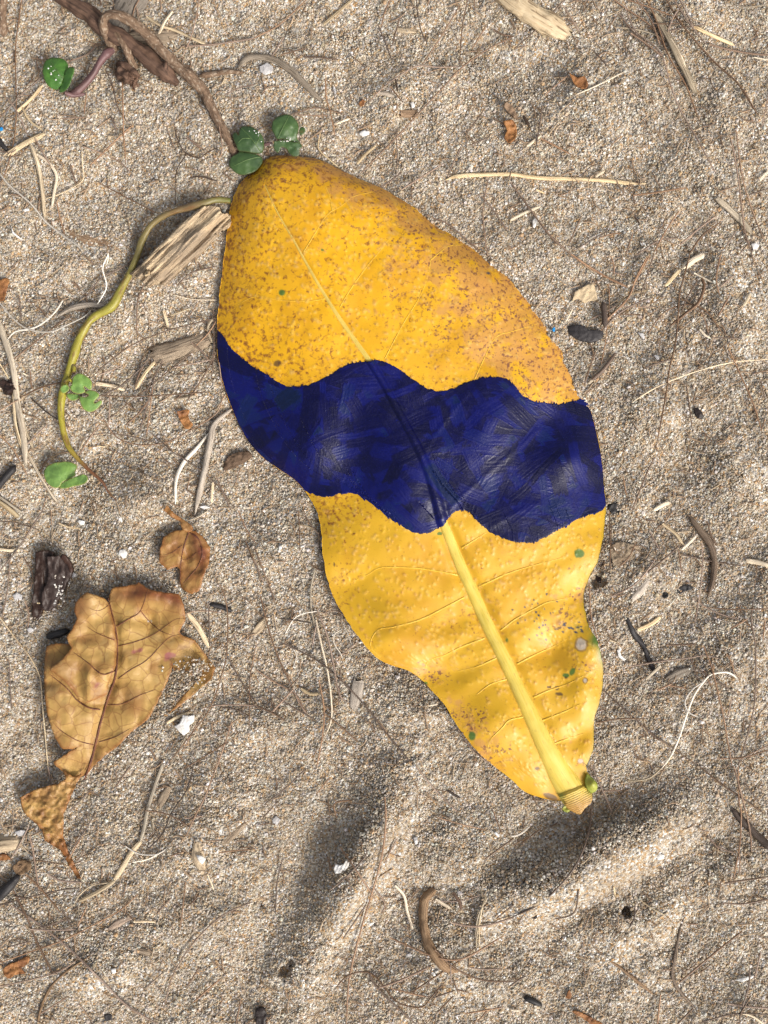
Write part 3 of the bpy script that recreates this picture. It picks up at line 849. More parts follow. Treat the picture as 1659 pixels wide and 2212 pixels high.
def mat_green_stem():
    t = NT('green_stem')
    g = t.attr('gv', out='Vector'); p = t.attr('par')
    n = t.noise(t.vmul(g, (160, 700, 700)), 1.0, 4, 0.65)
    col = t.ramp(p, [(0.0, (0.14, 0.15, 0.03)), (0.10, (0.19, 0.125, 0.06)), (0.28, (0.22, 0.18, 0.06)), (0.42, (0.27, 0.24, 0.035)), (0.75, (0.32, 0.28, 0.03)), (0.84, (0.26, 0.19, 0.03)), (0.88, (0.16, 0.07, 0.03)), (1.0, (0.11, 0.045, 0.025))])
    col = t.mix(t.rmp(n, 0.50, 0.64, 0, 0.75), col, (0.16, 0.08, 0.025))
    return t.fin(col, 0.45, t.bump(n, 0.00025, 0.6), 0.45)
M_GSTEM = mat_green_stem()
def mat_green(name, c1, c2, spot):
    t = NT(name)
    o = t.obj()
    col = t.mix(t.rmp(t.noise(o, 140, 3), 0.35, 0.7), c1, c2)
    vn_ = t.voro(o, 260, 'DISTANCE_TO_EDGE')
    col = t.mix(t.rmp(vn_, 0.04, 0.0, 0, 0.12), col, tuple(min(1, k * 2.2) for k in c2))
    col = t.mix(t.rmp(t.noise(o, 330, 3), 0.68, 0.74, 0, 0.7), col, spot)
    col = t.mix(t.rmp(t.attr('edge'), 2.6, 0.6, 0, 0.4), col, spot)
    h = t.math('ADD', t.math('MULTIPLY', t.rmp(vn_, 0.0, 0.12), 0.15), t.noise(o, 420, 2))
    return t.fin(col, 0.45, t.bump(h, 0.00025, 0.5), 0.4)
M_GREEN = mat_green('green_leaf', (0.034, 0.070, 0.024), (0.055, 0.105, 0.030), (0.10, 0.095, 0.03))
M_GREENB = mat_green('bright_green_leaf', (0.045, 0.125, 0.022), (0.065, 0.165, 0.026), (0.09, 0.14, 0.03))
M_GREENY = mat_green('pale_green_leaf', (0.12, 0.22, 0.055), (0.16, 0.28, 0.06), (0.34, 0.27, 0.06))

def mat_brown_leaf():
    t = NT('dry_brown_leaf')
    o = t.obj()
    n = t.noise(o, 55, 4)
    col = t.mix(t.rmp(n, 0.32, 0.68), (0.44, 0.275, 0.085), (0.33, 0.185, 0.052))
    col = t.mix(t.rmp(t.noise(o, 150, 4), 0.48, 0.75, 0, 0.7), col, (0.50, 0.335, 0.14))
    col = t.mix(t.rmp(t.noise(o, 90, 4, 0.6), 0.56, 0.76, 0, 0.6), col, (0.21, 0.10, 0.03))
    col = t.mix(t.attr('rust'), col, t.mix(t.rmp(t.noise(o, 260, 3), 0.3, 0.7), (0.22, 0.072, 0.022), (0.13, 0.04, 0.018)))
    ed = t.rmp(t.math('ADD', t.attr('edge'), t.math('MULTIPLY', t.noise(o, 150, 3), 22.0)), 19.0, 11.0, 0, 0.75)
    col = t.mix(ed, col, (0.24, 0.095, 0.025))
    ve = t.voro(t.vadd(o, t.vmul(t.n('TexNoise').outputs['Color'], (0.002, 0.002, 0.002))), 210, 'DISTANCE_TO_EDGE')
    col = t.mix(t.rmp(ve, 0.055, 0.0, 0, 0.55), col, (0.19, 0.08, 0.025))
    pk = t.rmp(t.noise(o, 115, 2), 0.69, 0.76)
    col = t.mix(t.math('MULTIPLY', pk, 0.7), col, (0.23, 0.05, 0.075))
    h = t.math('ADD', t.math('MULTIPLY', t.rmp(ve, 0.0, 0.25), -0.2), t.math('MULTIPLY', t.noise(o, 300, 4), 1.2))
    return t.fin(col, 0.5, t.bump(h, 0.0004, 0.8), 0.35)
M_DRY = mat_brown_leaf()
t = NT('dry_leaf_vein')
M_DVEIN = t.fin(t.mix(t.rmp(t.noise(t.obj(), 300, 2), 0.4, 0.6), (0.17, 0.065, 0.03), (0.10, 0.035, 0.022)), 0.6, None, 0.3)
t = NT('rust_leaf_scrap')
M_RUST = t.fin(t.mix(t.rmp(t.noise(t.obj(), 170, 4), 0.35, 0.65), (0.33, 0.15, 0.05), (0.18, 0.075, 0.03)), 0.6, t.bump(t.noise(t.obj(), 400, 4), 0.0006, 0.8), 0.3)
t = NT('tan_leaf_scrap')
M_TANSCRAP = t.fin(t.mix(t.rmp(t.noise(t.obj(), 170, 4), 0.35, 0.65), (0.36, 0.28, 0.19), (0.22, 0.16, 0.105)), 0.75, t.bump(t.noise(t.obj(), 400, 4), 0.0006, 0.8), 0.3)
t = NT('shell')
M_SHELL = t.fin(t.mix(t.rmp(t.noise(t.obj(), 260, 4), 0.4, 0.7), (0.80, 0.78, 0.75), (0.58, 0.55, 0.50)), 0.4, t.bump(t.noise(t.obj(), 700, 3), 0.0003, 0.7), 0.5)
t = NT('grey_shell')
M_GSHELL = t.fin(t.mix(t.rmp(t.noise(t.obj(), 300, 4), 0.4, 0.7), (0.52, 0.50, 0.49), (0.36, 0.34, 0.33)), 0.45, t.bump(t.noise(t.obj(), 700, 3), 0.0003, 0.7), 0.5)
t = NT('blue_plastic')
M_BLUE = t.fin(t.mix(t.rmp(t.noise(t.obj(), 900, 2), 0.4, 0.6), (0.01, 0.22, 0.55), (0.03, 0.30, 0.62)), 0.35, None, 0.5)
# ------------------------------------------------------------------ stalk stub of the yellow leaf
def mat_stub():
    t = NT('leaf_stalk_stub')
    o = t.obj()
    rings = t.n('TexWave', wave_type='BANDS', bands_direction='X')
    rot = t.n('Mapping'); t.put(rot.inputs['Vector'], o); rot.inputs['Rotation'].default_value = (0, 0, math.radians(66))
    t.put(rings.inputs['Vector'], rot.outputs[0]); rings.inputs['Scale'].default_value = 420; rings.inputs['Distortion'].default_value = 2.2
    rings.inputs['Detail'].default_value = 2; rings.inputs['Detail Scale'].default_value = 0.6
    tip = t.attr('tip')
    col = t.mix(tip, (0.64, 0.47, 0.08), (0.40, 0.225, 0.055))
    col = t.mix(t.math('MULTIPLY', t.rmp(rings.outputs['Fac'], 0.28, 0.05), t.rmp(tip, 0.0, 0.2, 0.15, 0.8)), col, (0.16, 0.075, 0.025))
    col = t.mix(t.attr('grn'), col, (0.17, 0.26, 0.06))
    col = t.mix(t.attr('cut'), col, (0.55, 0.36, 0.16))
    return t.fin(col, 0.5, t.bump(rings.outputs['Fac'], 0.0002, 0.5), 0.4)
M_STUB = mat_stub()
M_LOBE = mat_green('yellow_green_lobe', (0.34, 0.33, 0.05), (0.22, 0.28, 0.045), (0.12, 0.19, 0.03))
def stub_z(x, y):
    d, p, _ = polydist(x, y, np.array([(1190, 1635), (1226, 1695), (1245, 1728), (1266, 1745)]))
    return leaf_z(np.clip(x, 1215, 1262), np.minimum(y, 1726)) - 0.7 + 2.7 * np.sqrt(np.clip(1 - (d / 33) ** 2, 0, 1)) - 1.2 * gau(x, y, 1268, 1742, 10, 8, -0.9) - 1.0 * sst(1735, 1760, y) - 2.2 * sst(1712, 1694, y + 0.4 * (x - 1240)) + 0.12 * vn(x / 5, y / 5, 8)
stub = sheet('stalk_stub', [(1208,1694),(1205,1708),(1207,1720),(1219,1731),(1221,1741),(1233,1752),(1252,1759),(1262,1748),(1277,1733),(1279,1715),(1270,1700),(1252,1690),(1228,1688)],
      stub_z, M_STUB, LEAF, 3.0, 2.4, extra={'tip': lambda x, y: sst(1702, 1748, y + 0.25 * (x - 1240)), 'grn': lambda x, y: np.clip(0.75 * gau(x, y, 1212, 1716, 7, 10) + 0.6 * gau(x, y, 1276, 1708, 8, 9), 0, 1),
                                             'cut': lambda x, y: gau(x, y, 1268, 1744, 5, 16, 0.75)}, rag=0.5)
stub['label'] = 'ringed brownish stalk stub at the broken end of the yellow leaf'
tab = sheet('green_tab', [(1221,1738),(1215,1746),(1217,1752),(1226,1755),(1232,1750),(1229,1741)], lambda x, y: 5.0 + 0.4 * vn(x / 5, y / 5, 3), M_LOBE, LEAF, 0.6, 2.0)
knob = sheet('green_lobe', [(1268,1672),(1279,1680),(1288,1690),(1291,1700),(1287,1709),(1278,1713),(1268,1704),(1264,1688)], lambda x, y: 7.4 + 2.2 * gau(x, y, 1280, 1695, 12) , M_LOBE, LEAF, 1.4, 2.2)

# ------------------------------------------------------------------ creepers
CR = thing('beach_creeper', 'arching brown creeper stem with small round green leaves above the yellow leaf', 'vine')
def T(c, r, *p): return [(553 * c + a / 3, 553 * r + b / 3) for a, b in p]
rod('stem', T(0,0,(742,338),(700,245),(668,160),(690,103),(760,97),(860,145),(950,222),(1060,335),(1150,425),(1240,505),(1320,595),(1400,755),(1470,885),(1520,990),(1575,1120)),
    [20,20,19,19,20,20,21,22,23,24,22,21,21,20,18], M_VINE, CR, zs=[2.5,5,9,12,13,12,10,8,6.5,5.5,4.5,3.6,3.0,2.4,2.0], segs=14, rough=0.14, ridge=0.05, step=3.5, taper=(1, .8), knob=[(0.36, 0.15), (0.56, 0.18), (0.62, .15)])
rod('stem', T(0,0,(715,190),(770,235),(815,310),(845,390),(880,450)), [18,19,18,16,17], M_VINE, CR, zs=[5,6.5,6.0,4.5,3.0], segs=12, rough=0.18, step=3.5, taper=(.8, .9))
rod('branch', T(0,0,(735,325),(690,350),(640,415),(600,485),(525,570),(470,605),(420,600)), [19,18,15,15,16,15,8], M_PURPLE, CR, zs=[4,5,5,4.6,3.8,3.4,4.0], segs=12, rough=0.08, step=3.5, knob=[(0.12, .25), (0.8, .2)])
lump('knot', 273, 158, 24, 19, 30, M_WOODSTEM, CR, 0.5, 0.55, 0.2, 3, False, 3.4, 4, 0)
lump('knot', 288, 178, 11, 14, 10, M_WOODSTEM, CR, 0.2, 0.55, 0.2, 4, False, 3.4, 4, 0)
rod('petiole', [(140,200),(150,204),(160,206),(185,203)], [9,10,10,8], M_PURPLE, CR, zs=[5.5,4.6,3.8,3.2], segs=8, step=3)
rod('petiole', T(0,0,(1570,1100),(1590,1040),(1615,985),(1650,962),(1690,945)) + [(588,308)], [9,9,8,9,9,7], M_PURPLE, CR, zs=[2.5,3,3.5,3.5,3.6,4.5], segs=8, step=4)

def cup(cx, cy, base, a, fold=None):
    def f(x, y):
        r2 = ((x - cx) ** 2 + (y - cy) ** 2) / 900.0
        z = base + a * r2 + 0.25 * vn(x / 9, y / 9, 7)
        if fold: z = z + fold(x, y)
        return z
    return f
# bright leaf on the purple branch: large lobe plus the upright folded lobe
l = sheet('leaf', T(0,0,(340,372),(400,378),(432,402),(441,432),(425,475),(405,520),(395,565),(365,580),(330,570),(300,540),(280,490),(276,450),(290,400),(315,380)),
      cup(120, 158, 7.5, -1.6), M_GREENB, CR, 0.35, 3.0)
l['label'] = 'bright green rounded leaf sprinkled with sand grains'
l = sheet('leaf', T(0,0,(452,432),(478,440),(480,460),(465,510),(445,560),(415,590),(385,598),(390,560),(408,510),(425,460)), lambda x, y: 7.0 + 0.10 * (x - 140) + 0.25 * vn(x / 8, y / 8, 2), M_GREENB, CR, 0.35, 2.6)
l['label'] = 'folded half of the bright green leaf'
def Z4(*p): return [((820 + a * 0.217) / 1.736, (380 + b * 0.217) / 1.736) for a, b in p]
l = sheet('leaf', Z4((390,435),(470,425),(560,432),(650,485),(720,550),(765,620),(785,720),(780,820),(740,890),(650,900),(560,885),(450,868),(345,852),(290,740),(250,650),(240,580),(265,535),(310,545),(340,590),(350,520),(370,465)),
      cup(538, 300, 7.0, -1.3), M_GREEN, CR, 0.35, 3.0)
l['label'] = 'green oval leaf with a notch in its left edge'
l = sheet('leaf', Z4((350,868),(450,872),(560,890),(680,925),(750,975),(760,1040),(720,1120),(640,1200),(560,1240),(430,1270),(330,1255),(255,1200),(190,1120),(178,1050),(200,985),(260,930),(310,905)),
      cup(530, 350, 5.5, -1.0), M_GREEN, CR, 0.35, 3.0, extra=None)
l['label'] = 'green leaf with a torn brown hole tucked under the yellow leaf tip'
l = sheet('leaf', Z4((1000,270),(1100,232),(1200,225),(1290,270),(1350,340),(1382,420),(1375,520),(1350,600),(1370,660),(1415,715),(1370,735),(1250,690),(1100,650),(1010,655),(960,570),(915,480),(920,390),(950,320)),
      cup(610, 272, 8.0, -1.2), M_GREEN, CR, 0.35, 3.0)
l['label'] = 'dark green round leaf with a sandy crease along its base'
l = sheet('leaf', Z4((960,690),(1080,672),(1200,680),(1300,700),(1400,720),(1445,780),(1400,820),(1390,930),(1300,950),(1220,900),(1170,820),(1090,790),(1060,840),(1020,890),(965,840),(945,770)),
      lambda x, y: 6.6 - 0.04 * (y - 310) + 0.3 * vn(x / 8, y / 8, 5), M_GREEN, CR, 0.35, 2.8)
l['label'] = 'curled dark green leaf with nibbled edges'
l = sheet('leaf', Z4((1400,470),(1440,440),(1485,460),(1495,520),(1460,565),(1410,580),(1388,530)), cup(653, 283, 4.5, 0), M_GREEN, CR, 0.35, 2.2)
t = NT('green_leaf_vein')
M_GVEIN = t.fin(t.mix(t.noise(t.obj(), 300, 2), (0.11, 0.17, 0.06), (0.08, 0.14, 0.045)), 0.5, None, 0.35)
for lf, ln, zf in ((bpy.data.objects['leaf.002'], Z4((745,890),(650,760),(540,610),(390,460)), cup(538, 300, 7.0, -1.3)), (bpy.data.objects['leaf.002'], Z4((640,750),(700,640),(715,570)), cup(538, 300, 7.0, -1.3)),
                   (bpy.data.objects['leaf.002'], Z4((560,640),(420,640),(330,720)), cup(538, 300, 7.0, -1.3)), (bpy.data.objects['leaf.003'], Z4((720,960),(560,990),(400,1050),(240,1130)), cup(530, 350, 5.5, -1.0)),
                   (bpy.data.objects['leaf.004'], Z4((1020,640),(1080,520),(1150,380),(1220,250)), cup(610, 272, 8.0, -1.2)), (bpy.data.objects['leaf'], T(0,0,(410,510),(370,460),(330,400)), cup(120, 158, 7.5, -1.6))):
    c_ = spline(ln, 4); rod('vein', [tuple(p) for p in c_], np.linspace(2.6, 1.2, len(c_)), M_GVEIN, lf, zs=zf(c_[:, 0], c_[:, 1]) + 0.02, segs=5, step=4)
for pts in (Z4((1000,640),(1080,650),(1200,665),(1290,690)), Z4((540,490),(680,545),(730,640),(770,740)), T(0,0,(340,410),(350,470),(395,480),(385,530),(310,455),(410,450),(385,515),(340,450),(390,500))):
    P = np.array(pts); n = 26 if len(pts) == 4 and P[0, 1] > 300 else 8
    k = rng.uniform(0, len(P) - 1, n); xs_ = np.interp(k, range(len(P)), P[:, 0]) + rng.normal(0, 3.0, n); ys_ = np.interp(k, range(len(P)), P[:, 1]) + rng.normal(0, 2.6, n)
    gv_, gc_, gs_ = grain_points(xs_, ys_, np.full(n, 0.0082), rng.uniform(0.00014, 0.0003, n))
    gc_[:, :3] = np.clip(gc_[:, :3] * 0.4 + 0.5, 0, .85)
    GRAIN_SETS.append((gv_, gc_, gs_))

GC_ = thing('green_creeper', 'thin yellow green creeper stem curving down left of the yellow leaf', 'vine')
rod('stem', T(0,0,(1495,1300),(1400,1294),(1330,1315),(1200,1350),(1080,1390),(980,1460),(920,1560),(890,1650)) + T(0,1,(842,108),(790,205),(725,325),(610,392),(545,480),(500,575),(462,700),(420,825),(396,950),(402,1080),(430,1200),(462,1262),(560,1372),(660,1460),(702,1530),(775,1605)),
    [12,12,13,13,13,13,14,14,15,15,17,18,17,16,15,15,14,13,13,11,8,7,5,3], M_GSTEM, GC_,
    zs=[6,7,7.5,6.5,5.5,4.6,4,3.6,3.6,4,4,3.6,3.4,3.2,3.2,3.4,3.6,3.4,3.2,3.4,3.4,3.4,3,2.4], segs=12, rough=0.14, step=3.5, taper=(1, .5), knob=[(0.09, .4), (0.41, .3), (0.575, .25), (0.69, .25)])
rod('petiole', T(0,1,(470,700),(480,735),(476,765)), [9,10,7], M_GSTEM, GC_, zs=[3.5,4.5,5], segs=8, step=3)
rod('tendril', T(0,1,(410,820),(450,800),(470,830)), [7,7,4], M_GSTEM, GC_, zs=[4,6,6], segs=7, step=2.5)
l = sheet('leaf', T(0,1,(470,790),(500,762),(540,768),(585,800),(595,835),(585,868),(545,845),(550,880),(510,893),(470,880),(452,850),(465,830)), cup(173, 830, 7.0, -0.8), M_GREENY, GC_, 0.3, 2.5)
l['label'] = 'small green leaf with a bite out of its lower edge'
l = sheet('leaf', T(0,1,(545,885),(580,868),(625,880),(642,905),(612,940),(615,955),(650,935),(660,950),(630,990),(585,1010),(545,995),(520,950),(515,910),(550,915),(575,900)), cup(193, 865, 6.6, -0.8), M_GREENY, GC_, 0.3, 2.5)
l['label'] = 'small green leaf bitten into a notch at its right edge'
l = sheet('leaf', T(0,1,(440,890),(500,895),(515,905),(500,930),(460,935),(430,905)), cup(158, 857, 5.0, 0), M_GREENY, GC_, 0.3, 2.2)
l = sheet('leaf', T(0,1,(395,845),(425,832),(448,850),(440,875),(410,890),(390,870)), cup(140, 840, 6.4, 0), M_GREENY, GC_, 0.3, 2.0)

LL = thing('fallen_green_leaf', 'single folded pale green leaf with yellow rim below the green creeper', 'leaf')
sheet('lower_lobe', T(0,1,(375,1335),(440,1332),(490,1350),(498,1372),(485,1400),(490,1420),(450,1445),(405,1465),(380,1500),(340,1498),(305,1470),(288,1430),(286,1390),(320,1352)), cup(130, 1025, 5.8, -0.9), M_GREENY, LL, 0.35, 2.6)
sheet('folded_lobe', T(0,1,(385,1505),(395,1475),(450,1445),(500,1425),(545,1415),(568,1435),(560,1465),(530,1482),(470,1495),(420,1507)), lambda x, y: 5.2 + 0.05 * (x - 130) + 0.35 * vn(x / 8, y / 8, 4), M_GREENY, LL, 0.35, 2.4)

WR = thing('woody_root', 'thick dark brown broken woody root slanting through the top left corner', 'root')
rod('root', T(0,0,(380,-40),(470,25),(570,95),(700,200),(850,292),(985,400),(1080,480),(1150,540)), [34,35,36,35,35,37,38,24], M_WOODSTEM, WR, zs=[4,4.5,5,5,4.8,4.4,3.8,1.6], segs=20, rough=0.22, ridge=0.07, step=3.5, taper=(1, .55), jag=0.5)
rod('root_spur', T(0,0,(1060,470),(1075,430),(1070,400)), [16,14,10], M_WOODSTEM, WR, zs=[5,6.5,6.5], segs=10, rough=0.2, step=3, jag=.5)
tag(rod('root', T(0,0,(25,-30),(12,60),(10,130),(28,235)), [20,20,21,17], M_VINE, zoff=0.6, segs=14, rough=0.2, jag=0.5, step=3.5), 'reddish brown root end at the top left corner', 'root')
tag(rod('side_root', T(0,0,(1300,492),(1400,476),(1480,466),(1575,472)), [13,11,11,9], M_VINE, zoff=0.4, segs=9, rough=0.25, step=3.5, jag=.8), 'short brown rootlet right of the arching creeper stem', 'root')

# ------------------------------------------------------------------ driftwood and larger wood
DW = thing('driftwood_block', 'pale splintered driftwood block left of the yellow leaf', 'driftwood')
def Z6(*p): return [((480 + a * 0.4412) / 1.736, (740 + b * 0.4412) / 1.736) for a, b in p]
def block_z(x, y):
    u = ((x - 318) * 0.72 - (y - 592) * 0.69)            # along the block
    vv = ((x - 318) * 0.69 + (y - 592) * 0.72)           # across, towards lower right
    z = 9.5 - 0.9 * sst(100, 230, u) - 6.5 * sst(-20, -44, vv) - 5.0 * sst(18, 30, vv)
    z = z - 2.2 * gau(u, vv, 130, -6, 46, 6) + 0.9 * vn(vv / 4.2, u / 60, 12) + 0.5 * vn(vv / 2.2, u / 25, 13) - 3.0 * sst(12, -6, u) - 2.5 * sst(205, 228, u)
    return z + 0.4 * vn(x / 4, y / 4, 19) * (sst(26, 0, u))
def mat_block():
    t = NT('driftwood_block')
    o = t.obj()
    mp = t.n('Mapping'); t.put(mp.inputs['Vector'], o); mp.inputs['Rotation'].default_value = (0, 0, math.radians(-43.5)); mp.inputs['Scale'].default_value = (1, 1, 1)
    v1 = t.vmul(mp.outputs[0], (55, 1300, 700))
    n = t.noise(v1, 1.0, 4, 0.62); n2 = t.noise(t.vmul(mp.outputs[0], (110, 2400, 900)), 1.0, 3)
    col = t.mix(t.rmp(n, 0.32, 0.66), (0.62, 0.49, 0.32), (0.38, 0.28, 0.18))
    gr = t.rmp(t.noise(o, 55, 3), 0.46, 0.62)
    col = t.mix(t.math('MULTIPLY', gr, 0.65), col, (0.24, 0.19, 0.145))
    col = t.mix(t.rmp(n2, 0.54, 0.66, 0, 0.85), col, (0.10, 0.07, 0.045))
    return t.fin(col, 0.9, t.bump(t.math('ADD', n, n2), 0.0006, 1.0), 0.2)
M_BLOCK = mat_block()
sheet('block', Z6((15,650),(120,560),(250,420),(350,330),(430,240),(520,170),(620,90),(680,70),(760,75),(800,130),(870,150),(860,240),(790,270),(720,340),(640,440),(560,510),(450,600),(370,680),(300,735),(220,735),(150,740),(90,690)), block_z, M_BLOCK, DW, 6.5, 2.6, rag=1.2, seed=3)
lump('wood_knot', (480 + 165 * .4412) / 1.736, (740 + 650 * .4412) / 1.736, 9, 8, 40, M_PALEWOOD, DW, 0.3, 0.3, 0.1, 5)
def driftlog(name, label, pts, w, mat, flat=0.6, zoff=0.0, seed=0, cat='driftwood', segs=22, jag=0.9, rough=0.16, ridge=0.09, smooth=True, taper=(.85, .8), grp=None):
    return tag(rod(name, pts, w, mat, None, zoff=zoff, flat=flat, segs=segs, rough=rough, ridge=ridge, step=3.2, taper=taper, jag=jag, seed=seed, smooth=smooth), label, cat, grp)
driftlog('driftwood', 'grey brown driftwood stub half buried below the pale driftwood block', T(0,1,(1005,650),(1090,625),(1200,590),(1340,540)), [40,42,41,38], M_DRIFTG, 0.5, -1.2)
driftlog('driftwood', 'thick pale driftwood stick entering at the top edge', [(1078,-22),(1110,5),(1150,32),(1190,56),(1222,76)], [44,46,46,46,36], M_PALEWOOD, 0.55, -0.5, 4)
driftlog('weathered_plank', 'grey weathered plank behind the creeper arch at the top edge', [(298,-20),(276,15),(258,48),(240,82)], [62,60,52,44], M_GREYSTICK, 0.25, -0.8, 6, 'wood')
driftlog('weathered_plank', 'brown wood splinter right of the arching stem', T(0,0,(830,250),(930,242),(1040,236),(1140,232)), [32,34,33,26], M_DRIFTG, 0.3, -0.7, 7, 'wood')
driftlog('weathered_plank', 'faded grey wood half buried under the bright green leaf', T(0,0,(640,275),(560,330),(490,400),(460,440)), [40,44,44,30], M_GREYSTICK, 0.2, -1.3, 8, 'wood')
driftlog('weathered_plank', 'sunken grey wood sliver below the bright green leaf', T(0,0,(375,680),(330,740),(280,810)), [26,30,22], M_GREYSTICK, 0.2, -1.0, 9, 'wood')
driftlog('wood_chip', 'brown buried wood strip left of the pale driftwood block', T(0,0,(330,1450),(440,1500),(560,1560),(700,1600),(820,1640)), [12,20,24,22,12], M_STICK, 0.3, -0.8, 10, 'wood')
driftlog('wood_chunk', 'tan wood chunk at the left edge below the torn dry leaf', [(-18,1826),(12,1822),(40,1820)], [30,34,26], M_DRIFT, 0.5, -0.6, 11, 'wood')
driftlog('wood_chip', 'grey upright wood chip in the needles below the leaf', T(1,2,(665,1100),(650,1180),(635,1265)), [22,24,20], M_GREYSTICK, 0.4, 0, 12, 'wood')
driftlog('wood_chip', 'small grey wood chip with split grain right of the leaf', T(2,2,(880,445),(840,500),(785,565)), [10,18,12], M_GREYSTICK, 0.4, 0, 13, 'wood')
driftlog('wood_chip', 'grey splintered wood lying beside the white root', T(2,2,(1010,1085),(1080,1050),(1165,1015)), [20,22,14], M_GREYSTICK, 0.4, -.4, 14, 'wood')
driftlog('wood_chip', 'tan wood chip right of the jointed straw', T(0,3,(1095,130),(1060,190),(1030,245)), [14,18,14], M_DRIFTG, 0.4, 0, 15, 'wood')
driftlog('wood_chip', 'grey wood chip in the bottom left quarter, upper right of the ribbed hollow', T(0,3,(1580,360),(1510,430),(1440,490)), [12,16,12], M_DRIFTG, 0.4, -.3, 16, 'wood')
driftlog('wood_chip', 'bark chip standing out of the sand near the white fibre', T(0,3,(1275,490),(1290,590),(1315,690)), [16,26,10], M_DRIFT, 0.4, -.3, 17, 'wood')
driftlog('wood_chip', 'short brown wood chip low in the bottom left quarter', T(0,3,(895,1185),(960,1200),(1025,1212)), [12,14,10], M_DRIFTG, 0.4, -.3, 18, 'wood')
driftlog('wood_chip', 'frayed brown chip above the short brown wood chip', T(0,3,(710,1050),(780,1000),(860,965)), [10,14,10], M_STICK, 0.5, -.3, 19, 'wood')
driftlog('wood_chip', 'tan chip beside the sand mound left of the leaf edge', T(1,2,(-20,790),(25,745),(65,690)), [10,16,10], M_DRIFT, 0.4, 0, 20, 'wood')
driftlog('wood_chip', 'small brown chip crossed by the long needle above the leaf', T(1,0,(945,735),(990,738),(1035,735)), [15,17,15], M_STICK, 0.5, 0, 21, 'wood')
driftlog('wood_chip', 'tan flake near the top centre', T(1,0,(920,195),(980,202),(1045,205)), [12,14,8], M_DRIFT, 0.3, 0, 22, 'wood')
driftlog('wood_chip', 'grey flake above the small brown chip', T(1,0,(795,600),(845,608),(895,622)), [9,12,8], M_GREYSTICK, 0.4, 0, 23, 'wood')

chip_z = lambda base, s: (lambda x, y: sand_z(x, y) * 1000 * 0.3 + base + 0.35 * vn(x / 5, y / 5, s) + 0.3 * vn(x / 2.2, y / 9, s + 1))
def zat(x, y): return float(sand_z(np.array([x]), np.array([y]))[0]) * 1000
def flat_piece(name, label, cat, ol, mat, h=1.2, thick=1.4, curl=0.0, rough=0.3, rag=0.6, sp=2.6, group=None, extra=None, close=True):
    P = np.array(ol, float); cx, cy = P.mean(0); R = np.hypot(*(P - P.mean(0)).T).max(); b = zat(cx, cy) + h
    s = int(cx + cy)
    f = lambda x, y: b + curl * (((x - cx) ** 2 + (y - cy) ** 2) / R ** 2) + rough * vn(x / 6, y / 6, s) + 0.5 * rough * vn(x / 2.4, y / 2.4, s + 1)
    o = sheet(name, ol, f, mat, None, thick, sp, close=close, rag=rag, seed=s, extra=extra)
    return tag(o, label, cat, group)
flat_piece('wood_chip', 'pale yellowish square wood chip right of the leaf shoulder', 'wood', T(2,1,(410,230),(460,200),(520,178),(540,220),(552,280),(500,290),(470,302),(425,275),(390,292)), M_PALEWOOD, 1.6, 1.8)
flat_piece('seed_pod', 'small black pitted seed pod right of the leaf', 'seed pod', T(2,1,(362,455),(420,445),(465,452),(500,478),(555,478),(590,492),(585,530),(545,552),(500,556),(450,545),(410,530),(370,500)), M_CHAR, 3.2, 3.4, -1.6, 0.2)
zero = {'rust': lambda x, y: 0 * x + 0.25}
BK = thing('bark_chunk', 'nearly black bark chunk above the large dry leaf', 'bark')
for ol, h in ((T(0,2,(230,262),(300,250),(350,275),(330,360),(310,470),(280,580),(270,660),(220,710),(206,600),(222,450)), 3.0),
              (T(0,2,(300,290),(400,285),(440,330),(470,372),(440,450),(385,560),(350,620),(290,640),(265,560),(310,420)), 4.6),
              (T(0,2,(400,270),(440,300),(472,375),(455,395),(430,340),(395,300)), 5.2)):
    P = np.array(ol); b = zat(*P.mean(0)) + h
    sheet('bark_layer', ol, lambda x, y, b=b: b + 0.6 * vn(x / 7, y / 20, 4) + 0.35 * vn(x / 3, y / 8, 5) - 0.02 * (y - 1256), M_BARK, BK, 2.2, 3.0, rag=1.2, seed=int(h))
n = 26; gv_, gc_, gs_ = grain_points(rng.normal(128, 8, n), rng.normal(722, 16, n) + 0 * 553 + 553, np.full(n, 0.0062), rng.uniform(0.0002, 0.00042, n))
gc_[:, :3] = gc_[:, :3] * .5 + .3; gv_[:, 2] += 0
tag(rod('charcoal_stick', T(0,2,(312,808),(380,785),(445,768)), [15,16,14], M_CHAR, zoff=0.2, segs=10, rough=.15, ridge=.1, jag=.6, step=3), 'short charcoal stick wedged between bark chunk and large dry leaf', 'charcoal')
tag(rod('charcoal_stick', T(0,1,(-20,1500),(40,1430),(98,1365)), [16,18,16], M_CHAR, zoff=0.2, segs=10, rough=.15, ridge=.1, jag=.6, step=3), 'charcoal stick at the left edge below the straw bundle', 'charcoal')
tag(rod('charcoal_stick', T(0,2,(1365,600),(1430,615),(1505,640)), [9,11,8], M_CHAR, zoff=0, segs=9, rough=.2, jag=.8, step=3), 'thin charcoal sliver right of the large dry leaf', 'charcoal')
tag(rod('burnt_stick', T(0,3,(-20,850),(60,765),(125,690)), [20,20,13], M_CHAR, zoff=0.4, segs=10, rough=.2, jag=.8, step=3), 'black burnt stick at the left edge near the bottom', 'charcoal')
tag(rod('charcoal_stick', T(2,3,(85,1490),(140,1512),(192,1538)), [12,14,9], M_CHAR, zoff=0, segs=9, rough=.2, jag=.8, step=3), 'small charcoal piece at the bottom centre right', 'charcoal')
tag(rod('charcoal_stick', T(0,0,(-12,900),(20,945),(50,975)), [14,12,7], M_CHAR, zoff=0, segs=9, rough=.2, jag=.8, step=3), 'black splinter at the left edge near the blue scrap', 'charcoal')
